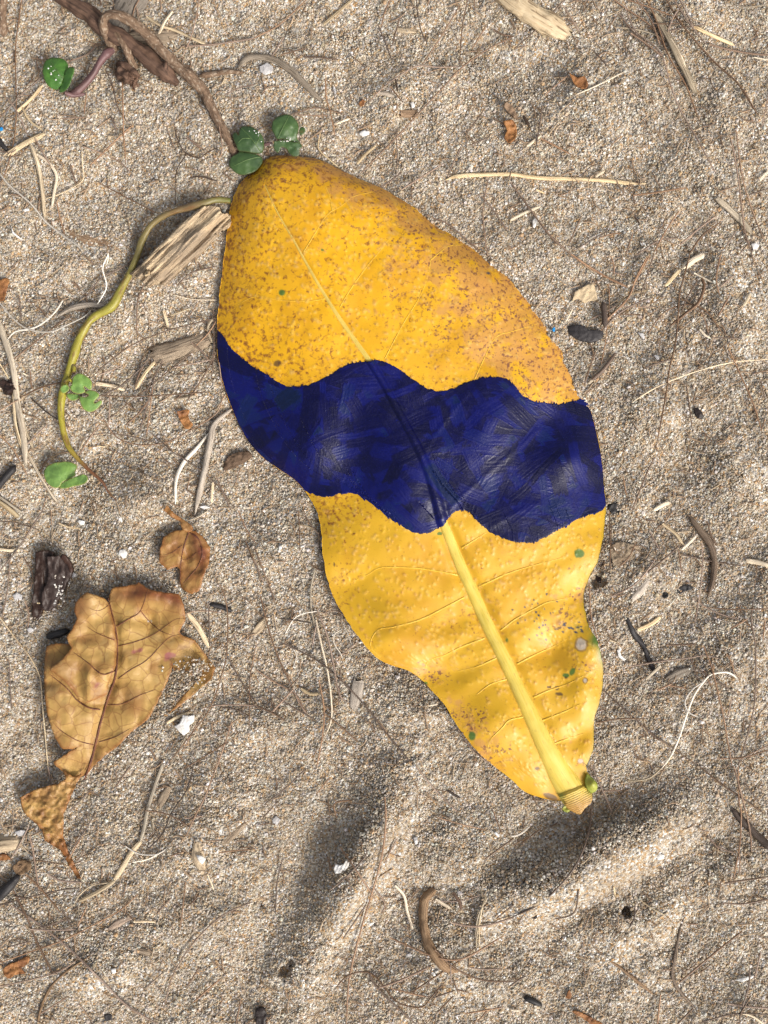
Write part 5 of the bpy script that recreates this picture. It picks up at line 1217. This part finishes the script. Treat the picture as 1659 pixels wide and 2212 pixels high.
LIT[0, 1] = """s44 -10,420 50,600 90,760 112,950 150,1150 166,1352|s20 88,880 100,1080 142,1245|s16 130,980 165,1120 215,1250|f8 -10,295 100,420 200,480 330,490 450,440 550,390 592,348|f9 408,288 350,370 270,440 200,472 100,490 45,545|f7 702,-10 665,80 690,200 632,312|f6 690,60 705,0 700,-20
n8 462,378 300,500 100,660 -10,745|n7 1408,400 1100,480 870,570 700,690 588,792|s8 1138,255 1250,280 1408,285|n8 555,272 650,150 780,80 945,-5|n8 932,188 890,300 885,510|n7 695,1062 900,900 1100,740 1265,608|n8 635,912 800,830 985,655|n7 648,905 900,910 1150,895 1365,880
n7 1382,345 1386,600 1370,800|n8 1402,618 1320,780 1215,935|n8 1002,795 960,950 903,1138|n7 992,838 948,1172|n7 712,870 705,1105|n8 1055,675 990,800 940,900|n7 668,1055 740,1160 830,1210 950,1225 1100,1200 1250,1120 1400,1020 1452,895|n6 508,1192 650,1150 800,1160 1000,1210 1150,1290 1300,1390 1430,1510 1535,1665
n7 642,1098 580,1180 508,1302|s18 1060,358 1072,400 1088,460|s10 1108,385 1235,338|s20 625,825 720,840 805,868|n8 135,915 270,850 405,818|s16 170,1265 260,1425 330,1540 382,1605|s18 -10,1555 80,1620 150,1670|s26 -10,1590 60,1640 120,1690|n6 0,1165 90,1260 180,1430
n8 140,1255 235,1160 315,1085|n7 200,1260 275,1215|n8 205,860 195,740|s10 150,760 188,780|s8 0,700 60,800|n10 820,1090 900,1020 960,940|n9 800,940 880,1000|n9 935,700 900,770 870,860|s24 1000,690 940,760 880,860|n7 1140,770 1230,765|n7 720,960 700,1080|s18 1150,930 1200,922 1265,905
n7 575,660 572,740|n8 630,775 720,740 790,705|n8 540,1195 500,1290|s8 630,1230 695,1240|n7 1400,1430 1500,1659|n7 1560,1370 1520,1490|s14 1380,1470 1370,1600|n6 890,540 940,620|n7 120,250 140,420|n8 345,110 410,60|n7 540,-10 610,60|n8 1150,190 1240,110 1405,65|n7 1130,720 1240,700 1380,670
n7 1420,690 1440,860|n7 1460,900 1400,1000|n7 0,1000 120,930|k8 200,920 300,1010 375,1060|n7 300,1560 270,1659|n7 1260,590 1350,500 1400,420|n9 1240,560 1310,620 1360,690|s14 1370,560 1345,470 1380,400|n7 980,1150 1110,1260"""
LIT[2, 1] = """n11 385,-10 500,70 620,140 752,204|n8 1152,-10 1110,150 1085,250 1075,400 1060,560 1020,730 1000,880 970,1050 933,1245|n8 922,1310 880,1390 840,1490 775,1655|n8 895,-10 780,200 740,290 640,390 575,485|n7 918,-8 850,200 835,240|n9 872,10 800,150 760,260 660,370 555,455
n9 912,268 780,320 670,390 585,485|n6 935,330 800,330 698,325|n7 832,378 668,378|n6 625,178 630,300 610,520 578,705|s9 640,390 700,300 790,240 885,220|k26 592,308 598,380 602,452|n8 1352,-8 1325,120 1330,200 1348,258|n8 1435,128 1338,208|n7 878,512 930,430 1010,350 1150,315 1260,360 1330,450 1372,512
n14 1232,145 1245,200 1210,300 1130,370 1028,452|n8 1202,158 1130,280 1093,382|s20 1090,90 1050,130 995,192|s12 1220,478 1250,510 1290,535|s8 1670,668 1450,685 1250,730 1050,800 900,870 775,952|n8 1408,608 1480,770 1560,950 1622,1145|n7 1128,828 1150,980 1168,1122|n6 928,865 1002,886
n8 1670,738 1568,762|s22 498,825 570,740 655,645|n14 520,800 590,740 670,630|n8 478,892 560,830|n7 468,835 530,650 555,600|s24 925,1645 975,1615 1025,1598|n7 742,1562 718,1420|n7 1032,1520 1008,1602|n6 612,1316 695,1272|s18 1542,245 1520,290 1500,320|s10 1180,110 1310,178|n9 1110,145 1170,200
n7 1300,530 1400,530 1490,535|n7 1255,610 1320,575|n8 860,725 930,700 1040,665|n7 810,670 860,720|n9 1335,390 1375,320 1410,255|n7 1600,810 1625,920|n8 1610,800 1640,930|n7 1490,910 1500,970|n7 1230,360 1260,450 1275,510|n7 1640,1050 1618,1125|n8 640,0 660,60 660,130|n9 470,60 540,110
n7 935,45 1010,65|s40 1240,-10 1180,20 1110,70|n8 1345,50 1420,10|n8 1555,-10 1575,60|n8 1590,90 1620,150|n7 680,320 570,380 490,420|s9 345,430 395,340|n8 1440,590 1405,560|n7 1080,490 1160,420|n7 1115,480 1118,550|s7 805,975 850,970|n7 610,90 740,130|n7 360,210 440,190
n6 1030,1100 1010,1180|n7 800,1160 780,1230|n6 700,1255 660,1320|n6 960,540 950,640|n6 430,1200 440,1300"""
LIT[2, 2] = """n7 1230,198 1235,330 1215,540 1180,738|n9 878,392 980,310 1092,212|n8 635,552 780,480 860,400 932,300|s20 978,78 1060,140 1108,208|s14 1192,158 1140,210 1100,245|n8 1098,275 1300,320 1505,352|s26 1525,318 1600,330 1670,348|n8 1078,248 1100,398|n6 630,-8 635,180 636,375
n8 1562,588 1550,700 1575,850 1580,1050 1570,1250 1530,1430 1480,1600 1463,1668|n7 1278,620 1450,632 1670,625|n8 1168,558 1300,640 1478,702|s24 818,762 900,725 958,682|n9 998,862 1195,857|n8 755,1002 950,970 1150,945 1250,930 1352,952|s24 868,1082 960,998|f9 1465,1082 1400,1040 1300,1050 1250,1090 1180,1190 1130,1320 1080,1470 1030,1580 965,1670
f7 1240,1100 1170,1150 1120,1230 1150,1300 1215,1332|n8 1240,868 1290,1000 1330,1150 1370,1330 1400,1500 1428,1660|n7 1150,928 1212,1102|n7 1200,1018 1350,1110 1485,1202|n8 545,1366 700,1340 872,1340|n7 585,1148 740,1290 900,1430 1040,1530 1205,1645|n7 500,458 510,660 540,780 562,832|n8 1328,1597 1500,1590 1670,1538|n7 1670,1510 1560,1560 1490,1600
n6 1298,1416 1442,1415|n9 1265,60 1290,150 1330,220|n8 1060,132 1160,125|n8 1670,520 1585,550|s18 1620,455 1670,490|n8 1420,755 1530,690|n7 1640,700 1625,845|n8 1480,770 1475,840|n7 1220,730 1250,800|n7 1010,640 1035,720|n8 890,120 940,220 975,265|n7 840,985 990,960|n7 1390,920 1425,980 1440,1050|n8 1370,1010 1425,965|n7 1425,1200 1395,1345
s8 1340,1100 1380,1020|n8 1290,1130 1240,1020|n7 700,1395 765,1345|n7 830,1010 815,920|n9 940,1155 1040,1110|n8 1000,1120 1140,1145|n6 860,1370 880,1440|n7 800,200 760,290 690,360|s14 815,690 825,745|n8 910,640 830,710|n7 1120,460 1195,455|n7 1070,500 1100,440|n8 1390,1120 1335,1170|n7 1600,1310 1659,1250|n7 555,1290 610,1275|s9 635,832 690,850
n7 1050,620 1095,650|n6 1570,480 1590,360|n7 1610,370 1640,450|n8 865,300 900,240|n7 1040,880 1005,920|n6 700,1050 690,1090|n6 1480,1090 1430,1010|n8 1570,1480 1659,1430"""
LIT[0, 2] = """s9 228,588 320,595 405,600|n8 275,-10 160,170 90,270 -10,392|n7 70,238 50,480 10,700|s8 -10,670 100,820 200,950 260,1080 275,1250 290,1420 312,1665|n8 330,-10 333,85|s8 387,88 338,180|s12 1345,-5 1280,35 1215,58|s30 1208,648 1280,740 1355,875|n6 1120,700 1230,650 1320,640 1442,652
n7 1428,468 1470,620 1470,900 1420,1110 1350,1290 1200,1490 1058,1670|n8 1350,588 1360,872|n8 1543,-10 1600,120 1665,212|n7 1308,1272 1450,1250 1670,1256|k8 1428,1263 1530,1280 1612,1322|n6 1662,845 1620,1080 1615,1392|n6 1535,768 1435,895|n8 1502,1358 1460,1490 1398,1670|n7 1482,1488 1300,1600 1185,1668
n6 588,408 625,445|n7 718,368 772,432|n7 155,298 210,400 198,500|n7 160,578 186,660 180,755|s16 1085,1365 1160,1325 1245,1298|s18 -10,240 60,248 130,245|s12 385,75 450,100 520,105|n7 105,320 130,410|s8 345,890 400,905|n7 1340,960 1365,880|n8 430,540 440,450|n7 1555,770 1610,625|n7 1480,940 1560,1090 1659,1240
n8 300,345 408,385|n7 1645,1250 1600,1150|n8 1560,180 1545,240|n7 1590,190 1659,350|n8 1370,1370 1380,1440|n7 130,1490 140,1430|n7 1330,1280 1250,1420 1180,1560|s9 1265,1330 1220,1420 1150,1560 1095,1659|n7 1620,780 1560,790|n6 60,1000 75,1280|n7 0,60 110,70 250,115|n6 45,775 105,720|n6 550,760 590,720"""
LIT[0, 3] = """s24 1052,-15 1000,130 960,260 930,400 908,475|s26 912,478 850,550 790,650 738,728|s28 740,733 640,800 515,862|s7 740,742 600,760 510,830 485,882|f7 812,508 900,555 1010,560 1085,518|f7 1065,535 960,590 858,612|k7 1252,-10 1210,140 1110,290 1050,430 925,555|n8 1402,-10 1330,180 1270,300 1203,442
n8 938,275 1050,290 1150,330 1228,382|n10 85,795 170,960 240,1130 344,1338|n10 75,888 300,1050 480,1200 650,1370 800,1520 900,1590 1040,1670|n9 168,688 260,780 392,935|n8 -10,892 180,840 400,790 505,778|n7 895,815 780,920 600,1020 400,1120 200,1190 -10,1265|n7 -10,1418 250,1360 400,1310 505,1238
n8 1632,868 1450,950 1300,1080 1190,1220 1110,1370 1058,1562|n7 1202,738 1185,900 1165,1055|n7 622,288 540,420 408,605|n9 843,-8 740,132|n8 582,148 448,282|n10 308,688 400,730 545,742|n9 193,438 220,580 252,802|n9 1425,1368 1248,1522|n8 1292,1288 1210,1422|n8 1112,838 1008,952|s14 868,998 930,995 1005,998|n8 478,1080 490,1192|s8 512,868 500,1025
n9 -8,680 50,748|n7 310,-8 347,178|n8 395,910 465,1030|n8 560,900 500,1030|n9 200,1045 350,1050 490,1045|n8 420,980 320,1020 260,1030|n7 0,300 60,225|n8 110,120 190,65|n9 215,435 275,405|n6 540,360 480,500|n7 110,640 230,600 430,628|k10 90,830 180,845|n8 0,1160 80,1080|n8 1320,720 1365,655|s8 1345,690 1390,800
n7 1420,550 1520,535 1625,528|n8 1330,470 1420,472|n7 1070,610 1010,725|n6 1050,575 1050,650|n7 1160,390 1240,350|n9 1200,325 1320,310|n8 420,1290 350,1330|n8 440,1480 250,1600|n6 750,20 760,90|n8 520,460 445,590|n7 1060,1320 950,1420|n7 640,750 670,680|s14 985,340 995,400|n8 1200,130 1245,190|n6 1350,1659 1500,1640|n8 1530,1659 1560,1500
n7 0,570 80,600|n8 70,590 130,490 190,370|n8 0,340 20,390|n8 60,1160 200,1120|n6 380,60 420,20|n8 1590,1659 1640,1630"""
LIT[1, 3] = """n9 835,188 840,350 815,570 760,780 700,980 640,1200 600,1400 585,1670|n8 548,518 640,650 740,800 782,872|n8 478,792 590,700 710,570 712,508|n8 522,322 510,230 622,208|n7 605,225 722,232|n7 1038,-10 1150,130 1312,292|k8 172,588 135,750 125,945|n8 912,458 830,618|n8 712,888 560,1112|n7 758,770 820,850 832,900 808,952
s18 905,765 960,830 980,930 1015,1045|s20 1168,852 1210,878 1262,908|s9 1492,828 1460,920 1432,1080 1428,1192|s8 1500,840 1440,960 1420,1100|s8 1480,840 1450,1000 1445,1190|n10 1670,968 1500,1020 1380,1025 1255,998|n9 868,1098 1000,1160 1150,1220 1280,1245 1400,1210 1605,1085|n9 1158,1178 1280,1290 1450,1370 1670,1386
n8 518,1422 590,1350 680,1320 760,1340 830,1420 920,1520 1070,1550 1140,1480 1232,1378|n9 733,1308 760,1390 870,1510 1035,1660|n11 798,1424 950,1370 1132,1282|n8 1013,1452 1180,1340 1382,1208|n8 878,1428 1000,1460 1102,1482|n8 1378,1292 1480,1305 1592,1300|n8 1278,1478 1168,1592|n8 1358,1592 1602,1550|n8 323,5 180,140 58,232
n7 142,215 38,332|n8 1670,885 1550,982|n9 1670,455 1478,595|n6 1178,320 1350,370 1502,402|k12 1238,140 1280,168 1322,192|f6 1658,255 1640,400 1662,432|n7 1200,865 1320,860 1460,822|n8 1330,920 1255,970|n7 1190,920 1170,1010|n8 1060,785 1000,850 985,870|n7 835,838 910,838|n9 640,680 660,740|n8 590,700 620,815|n7 480,60 390,170
k14 1280,810 1320,870 1330,915|n7 1390,1165 1375,1295|n7 1385,1190 1440,1150|n6 1440,1240 1500,1350|n8 1140,1290 1110,1440|n8 1060,1370 1010,1490|n8 1310,1440 1380,1455|n8 1280,1370 1310,1460|n8 1150,1490 1290,1440|n6 1590,1240 1600,1310|n7 640,1430 680,1480|n8 340,1610 440,1600|n7 1260,1270 1265,1410|n6 320,790 350,790|n7 340,420 345,480
n6 700,185 670,180|n7 130,60 135,140|n7 110,-8 180,90|n6 985,385 1100,390|n7 1085,358 1130,350|n7 1260,330 1200,305|s7 1240,320 1260,335|n8 1510,1560 1430,1650|n7 500,460 525,545|n7 685,480 685,540|n7 1620,220 1600,300|n8 1590,420 1530,260"""
LIT[2, 3] = """n10 517,228 500,400 430,600 330,740 180,880 -10,972|n9 518,-10 580,130 652,302|n8 553,150 718,145|n8 1215,-10 1350,100 1480,190 1645,302|n9 1438,-10 1480,150 1540,400 1552,555|n8 1465,-10 1470,200 1485,300 1475,500 1433,735|n7 1475,558 1476,695|n8 1273,443 1330,510 1445,552|k7 1103,708 1170,675 1232,628
n10 1378,746 1670,704|n9 1368,876 1500,880 1670,848|s8 833,858 900,905 1005,962|n8 432,788 400,940 263,982|n8 1283,895 1220,952|n10 1130,1012 1205,1010|n10 1492,1058 1300,1210 1075,1398|n7 1098,1332 1200,1270|n9 963,1468 940,1670|n9 1173,1558 1065,1668|n9 -10,1412 40,1375 92,1348|n8 1670,1598 1500,1590 1400,1600 1205,1655|s12 1490,1588 1560,1610 1630,1660
n10 1398,1528 1520,1545 1670,1558|n8 1612,1188 1570,1372|n9 1540,1300 1535,1410 1490,1560|n8 1545,1480 1480,1600 1475,1660|k8 797,890 790,980 753,1042|f10 -10,445 50,430 115,378|s12 982,-10 900,60 830,80 755,86|n8 1500,80 1600,230|n6 1235,430 1275,460|n6 1000,310 1020,375|n7 760,640 765,720|s9 660,770 670,840|n6 700,740 695,810|n7 520,960 515,1050
n7 555,1050 520,1140|n7 1225,1070 1215,1160|n8 1455,1018 1550,1010|n9 1565,825 1659,860|n7 1350,940 1410,915|n7 1640,1070 1600,1100|n7 600,160 640,250|s7 815,600 870,585|n7 560,440 545,500|n8 60,490 190,390|n8 10,500 110,440|n7 85,320 70,390|n8 415,1600 425,1659|k8 1110,1180 1095,1240|n6 905,750 960,790|n7 880,1390 850,1400|s12 0,1570 50,1572|n8 1000,940 950,975
n8 1210,835 1260,890|n8 1270,830 1280,900|n8 1170,1060 1240,1030"""
LIT[1, 2] = """n7 -10,230 100,520 122,605|n8 -10,310 50,465|n8 28,540 70,720 120,880 170,1000 238,1142|n7 240,1140 280,1240 332,1312|s13 382,368 355,500 360,640 392,785|s12 388,700 420,850 460,1020 485,1200 485,1350 435,1470|n9 398,640 460,800 500,980 540,1180 595,1235|n8 408,1088 440,1280 430,1450 392,1660|n7 547,1010 533,1285
f6 412,640 300,660 240,700 188,792|n7 -10,1015 100,1090 250,1180 322,1295|n8 110,1188 250,1270 392,1352|n9 245,1145 98,1302|n8 148,838 300,910 450,1000 600,1140 720,1270 850,1440 1022,1645|n7 662,838 560,920 468,982|s20 295,1148 350,1180 412,1178|s9 732,1238 668,1312|n6 762,978 690,1025 638,1032|n7 1308,1408 1400,1540 1515,1635
s9 1115,1257 1182,1244|s8 265,80 340,95 402,132|n6 275,-8 280,120 285,252|n7 448,1308 560,1400 662,1492|n7 492,1398 488,1482|f5 560,760 510,790 505,850 550,920 562,962|f5 570,740 600,800 618,862|f6 240,890 262,930 240,1010 250,970|n8 85,360 92,420|n7 140,318 192,320|n7 105,670 112,740|n7 310,10 360,90 420,160|n8 365,870 380,780 400,700
n7 490,560 470,640|n7 425,660 520,640 600,690|k8 150,690 250,700 360,720|n6 200,560 150,640|n8 70,1510 68,1590|n6 215,1659 255,1610|n8 0,1255 100,1300 195,1355|n6 290,950 285,1030|n7 290,1060 200,1150|n7 130,1130 215,1110|n8 40,1200 80,1230|n6 800,1090 850,1085|n8 840,1630 930,1640|n7 400,1520 370,1600|s10 100,1620 130,1660|n6 860,1430 900,1440"""
KIND = {'n': ('dry_needle', 'needle', 'brown needle', M_NEEDLE, 'dry needles scattered on the sand'),
        's': ('dry_straw', 'straw', 'cream straw', M_STRAW, 'dry straws scattered on the sand'),
        'k': ('dark_rootlet', 'rootlet', 'dark rootlet', M_DARK, 'dark rootlets on the sand'),
        'f': ('white_fibre', 'fibre', 'white fibre', M_FIBRE, 'white plant fibres on the sand')}
MARKS = [('bright green leaf', 125, 155), ('creeper arch', 235, 50), ('woody root end', 350, 170), ('green leaves', 560, 305), ('pale driftwood block', 390, 520), ('driftwood stub', 390, 755), ('green creeper bend', 165, 740),
         ('bitten green leaves', 180, 845), ('fallen green leaf', 135, 1025), ('straw bundle', 30, 850), ('upper left straws', 90, 390), ('small dry leaf', 395, 1190), ('large dry leaf', 250, 1420), ('bark chunk', 110, 1262), ('torn leaf tip', 110, 1770),
         ('chalky shell lump', 400, 1565), ('jointed straw', 280, 1870), ('ribbed shell', 738, 1872), ('sunken root', 930, 2010), ('stalk stub', 1245, 1740), ('small burrow', 1351, 1969), ('wavy twig', 1460, 2100), ('burnt branch', 1620, 1790), ('white root', 1500, 1510),
         ('black twig', 1385, 1400), ('bow shaped twig', 1535, 1220), ('black seed pod', 1263, 718), ('square wood chip', 1263, 635), ('mottled straw', 1180, 382), ('top driftwood stick', 1165, 40), ('brown leaf scrap', 1253, 175), ('flat straw at upper right', 1455, 110),
         ('right edge straw', 1590, 465), ('dark seed scale', 1510, 890), ('curled needle bundle', 1505, 670), ('dry runner', 640, 165), ('brown chip', 882, 245), ('leaf tip', 610, 335), ('upright grey chip', 770, 1500), ('yellow leaf waist', 690, 1180),
         ('lower leaf edge', 985, 1570), ('bottom left scrap', 35, 2095), ('painted band left tip', 470, 720), ('grey bent twig', 440, 1000), ('leaf shoulder', 1130, 640), ('leaf waist on the right', 1262, 1285), ('bottom brown chip', 320, 2060), ('bottom rust strip', 1260, 2200), ('white chip on bark', 435, 1860)]
items = []
for (c, r), s in LIT.items():
    for ent in s.replace('\n', '|').split('|'):
        tk = ent.split()
        if len(tk) < 3: continue
        kd, w = tk[0][0], float(tk[0][1:]) / 3
        pts = T(c, r, *[tuple(float(q) for q in p.split(',')) for p in tk[1:]])
        items.append((kd, w, pts))
def plen(p): return float(np.hypot(*np.diff(np.array(p), axis=0).T).sum())
MAXN = 300
ndl = sorted([i for i in items if i[0] == 'n'], key=lambda i: -plen(i[2]) * i[1])
items = [i for i in items if i[0] != 'n'] + ndl[:MAXN]
rest = ndl[MAXN:]
desc = []
for kd, w, pts in items:
    P = np.array(pts); L = plen(pts); ch = np.hypot(*(P[-1] - P[0])); mid = P[len(P) // 2] if len(P) > 2 else P.mean(0)
    size = 'long' if L > 170 else 'short' if L < 45 else ''
    bend = 'curved' if L / max(ch, 1) > 1.07 else 'slightly bent' if L / max(ch, 1) > 1.012 else 'straight'
    a = math.degrees(math.atan2(-(P[-1][1] - P[0][1]), P[-1][0] - P[0][0])) % 180
    lie = 'level' if a < 18 or a > 162 else 'upright' if 72 < a < 108 else 'rising right' if a <= 72 else 'rising left'
    nm, mx, my = min(MARKS, key=lambda m: (m[1] - mid[0]) ** 2 + (m[2] - mid[1]) ** 2)
    ddx, ddy = mid[0] - mx, mid[1] - my
    where = ('right of' if ddx > 0 else 'left of') if abs(ddx) > abs(ddy) else ('below' if ddy > 0 else 'above')
    desc.append([kd, size, bend, lie, where, nm, math.hypot(ddx, ddy)])
from collections import defaultdict
grp = defaultdict(list)
for i, d in enumerate(desc): grp[tuple(d[:6])].append(i)
ORD = ['nearest', 'second nearest', 'third nearest', 'fourth nearest', 'fifth nearest', 'sixth nearest', 'seventh nearest', 'eighth nearest', 'ninth nearest']
for key, ids in grp.items():
    ids.sort(key=lambda i: desc[i][6])
    kd, size, bend, lie, where, nm = key
    for k_, i in enumerate(ids):
        base = ' '.join(x for x in (size, bend, KIND[kd][2]) if x)
        rank = '' if len(ids) == 1 else ', %s' % ORD[min(k_, 8)]
        kd_, w, pts = items[i]
        name, cat, _, mat, g = KIND[kd]
        flat = 1.0
        if kd == 's' and w > 4: flat = 0.32
        o = rod(name, pts, w * (1.1 if kd == 's' else 1.32), mat, None, zoff=rng.uniform(1.1, 2.8) if kd != 's' else rng.uniform(0.9, 1.6), flat=flat, segs=5 if w < 3 else 8,
                rough=0.0 if w < 3 else 0.1, ridge=0.0 if w < 4 else 0.3, step=7 if w < 4 else 4, taper=(0.75, 0.35) if w < 4 else (.6, .5), jag=0 if w < 4 else 1.0, seed=i)
        tag(o, '%s %s the %s, %s%s' % (base, where, nm, lie, rank), cat, g)

# the many short bits nobody could count: joined into one litter object
LV, LT, LG = [], [], []
off = 0
def bit(pts, w):
    global off
    p = np.array(pts, float); n = len(p)
    z = sand_z(p[:, 0], p[:, 1]) + 0.0009
    x, y, z = W(p[:, 0], p[:, 1], z); P = np.stack([x, y, z], 1)
    d = np.gradient(P, axis=0); d /= np.linalg.norm(d, axis=1, keepdims=True)
    sdv = np.cross(d, (0, 0, 1)); up = np.array((0, 0, 1.0))
    r = w / 2 * K
    V = np.stack([P + sdv * r, P + up * r, P - sdv * r], 1).reshape(-1, 3)
    LV.append(V); LG.append(np.stack([np.repeat(np.arange(n), 3) * 0.002 + rng.uniform(0, 9), np.tile([r, 0, -r], n), np.zeros(3 * n)], 1))
    i = off + np.arange(n * 3).reshape(n, 3)
    for a, b in ((0, 1), (1, 2), (2, 0)):
        LT.append(np.stack([i[:-1, a], i[1:, a], i[1:, b]], 1)); LT.append(np.stack([i[:-1, a], i[1:, b], i[:-1, b]], 1))
    off += n * 3
for kd, w, pts in rest: bit(spline(pts, 7), w)
cnt = 0
while cnt < 2600:
    x, y = rng.uniform(-60, 1720), rng.uniform(-80, 2290)
    if leaf_in(np.array(x), np.array(y), -10): continue
    dens = 0.5 + 0.5 * vn(np.array(x / 130), np.array(y / 130), 66)
    if rng.uniform() > dens: continue
    a, L = rng.uniform(0, 6.28), rng.uniform(5, 38); c_ = rng.normal(0, .2)
    t_ = np.linspace(-.5, .5, 4)
    bit(np.stack([x + L * t_ * math.cos(a) + c_ * L * t_ ** 2 * -math.sin(a) * 2, y + L * t_ * math.sin(a) + c_ * L * t_ ** 2 * math.cos(a) * 2], 1), rng.uniform(1.3, 3.0)); cnt += 1
t = NT('fine_litter')
g_ = t.attr('gv', out='Vector')
rn = t.noise(t.vmul(g_, (3.1, 0, 0)), 1.0, 1)
M_LITTER = t.fin(t.ramp(rn, [(0.25, (0.07, 0.045, 0.03)), (0.42, (0.22, 0.14, 0.09)), (0.55, (0.34, 0.24, 0.155)), (0.72, (0.52, 0.42, 0.29))]), 0.7, None, 0.3)
o = link('fine_litter', mesh_np('fine_litter', np.vstack(LV), None, np.vstack(LT), False, {'gv': np.vstack(LG)}), M_LITTER)
tag(o, 'tiny chopped bits of needle and straw strewn over the sand', None, kind='stuff')
build_grains()
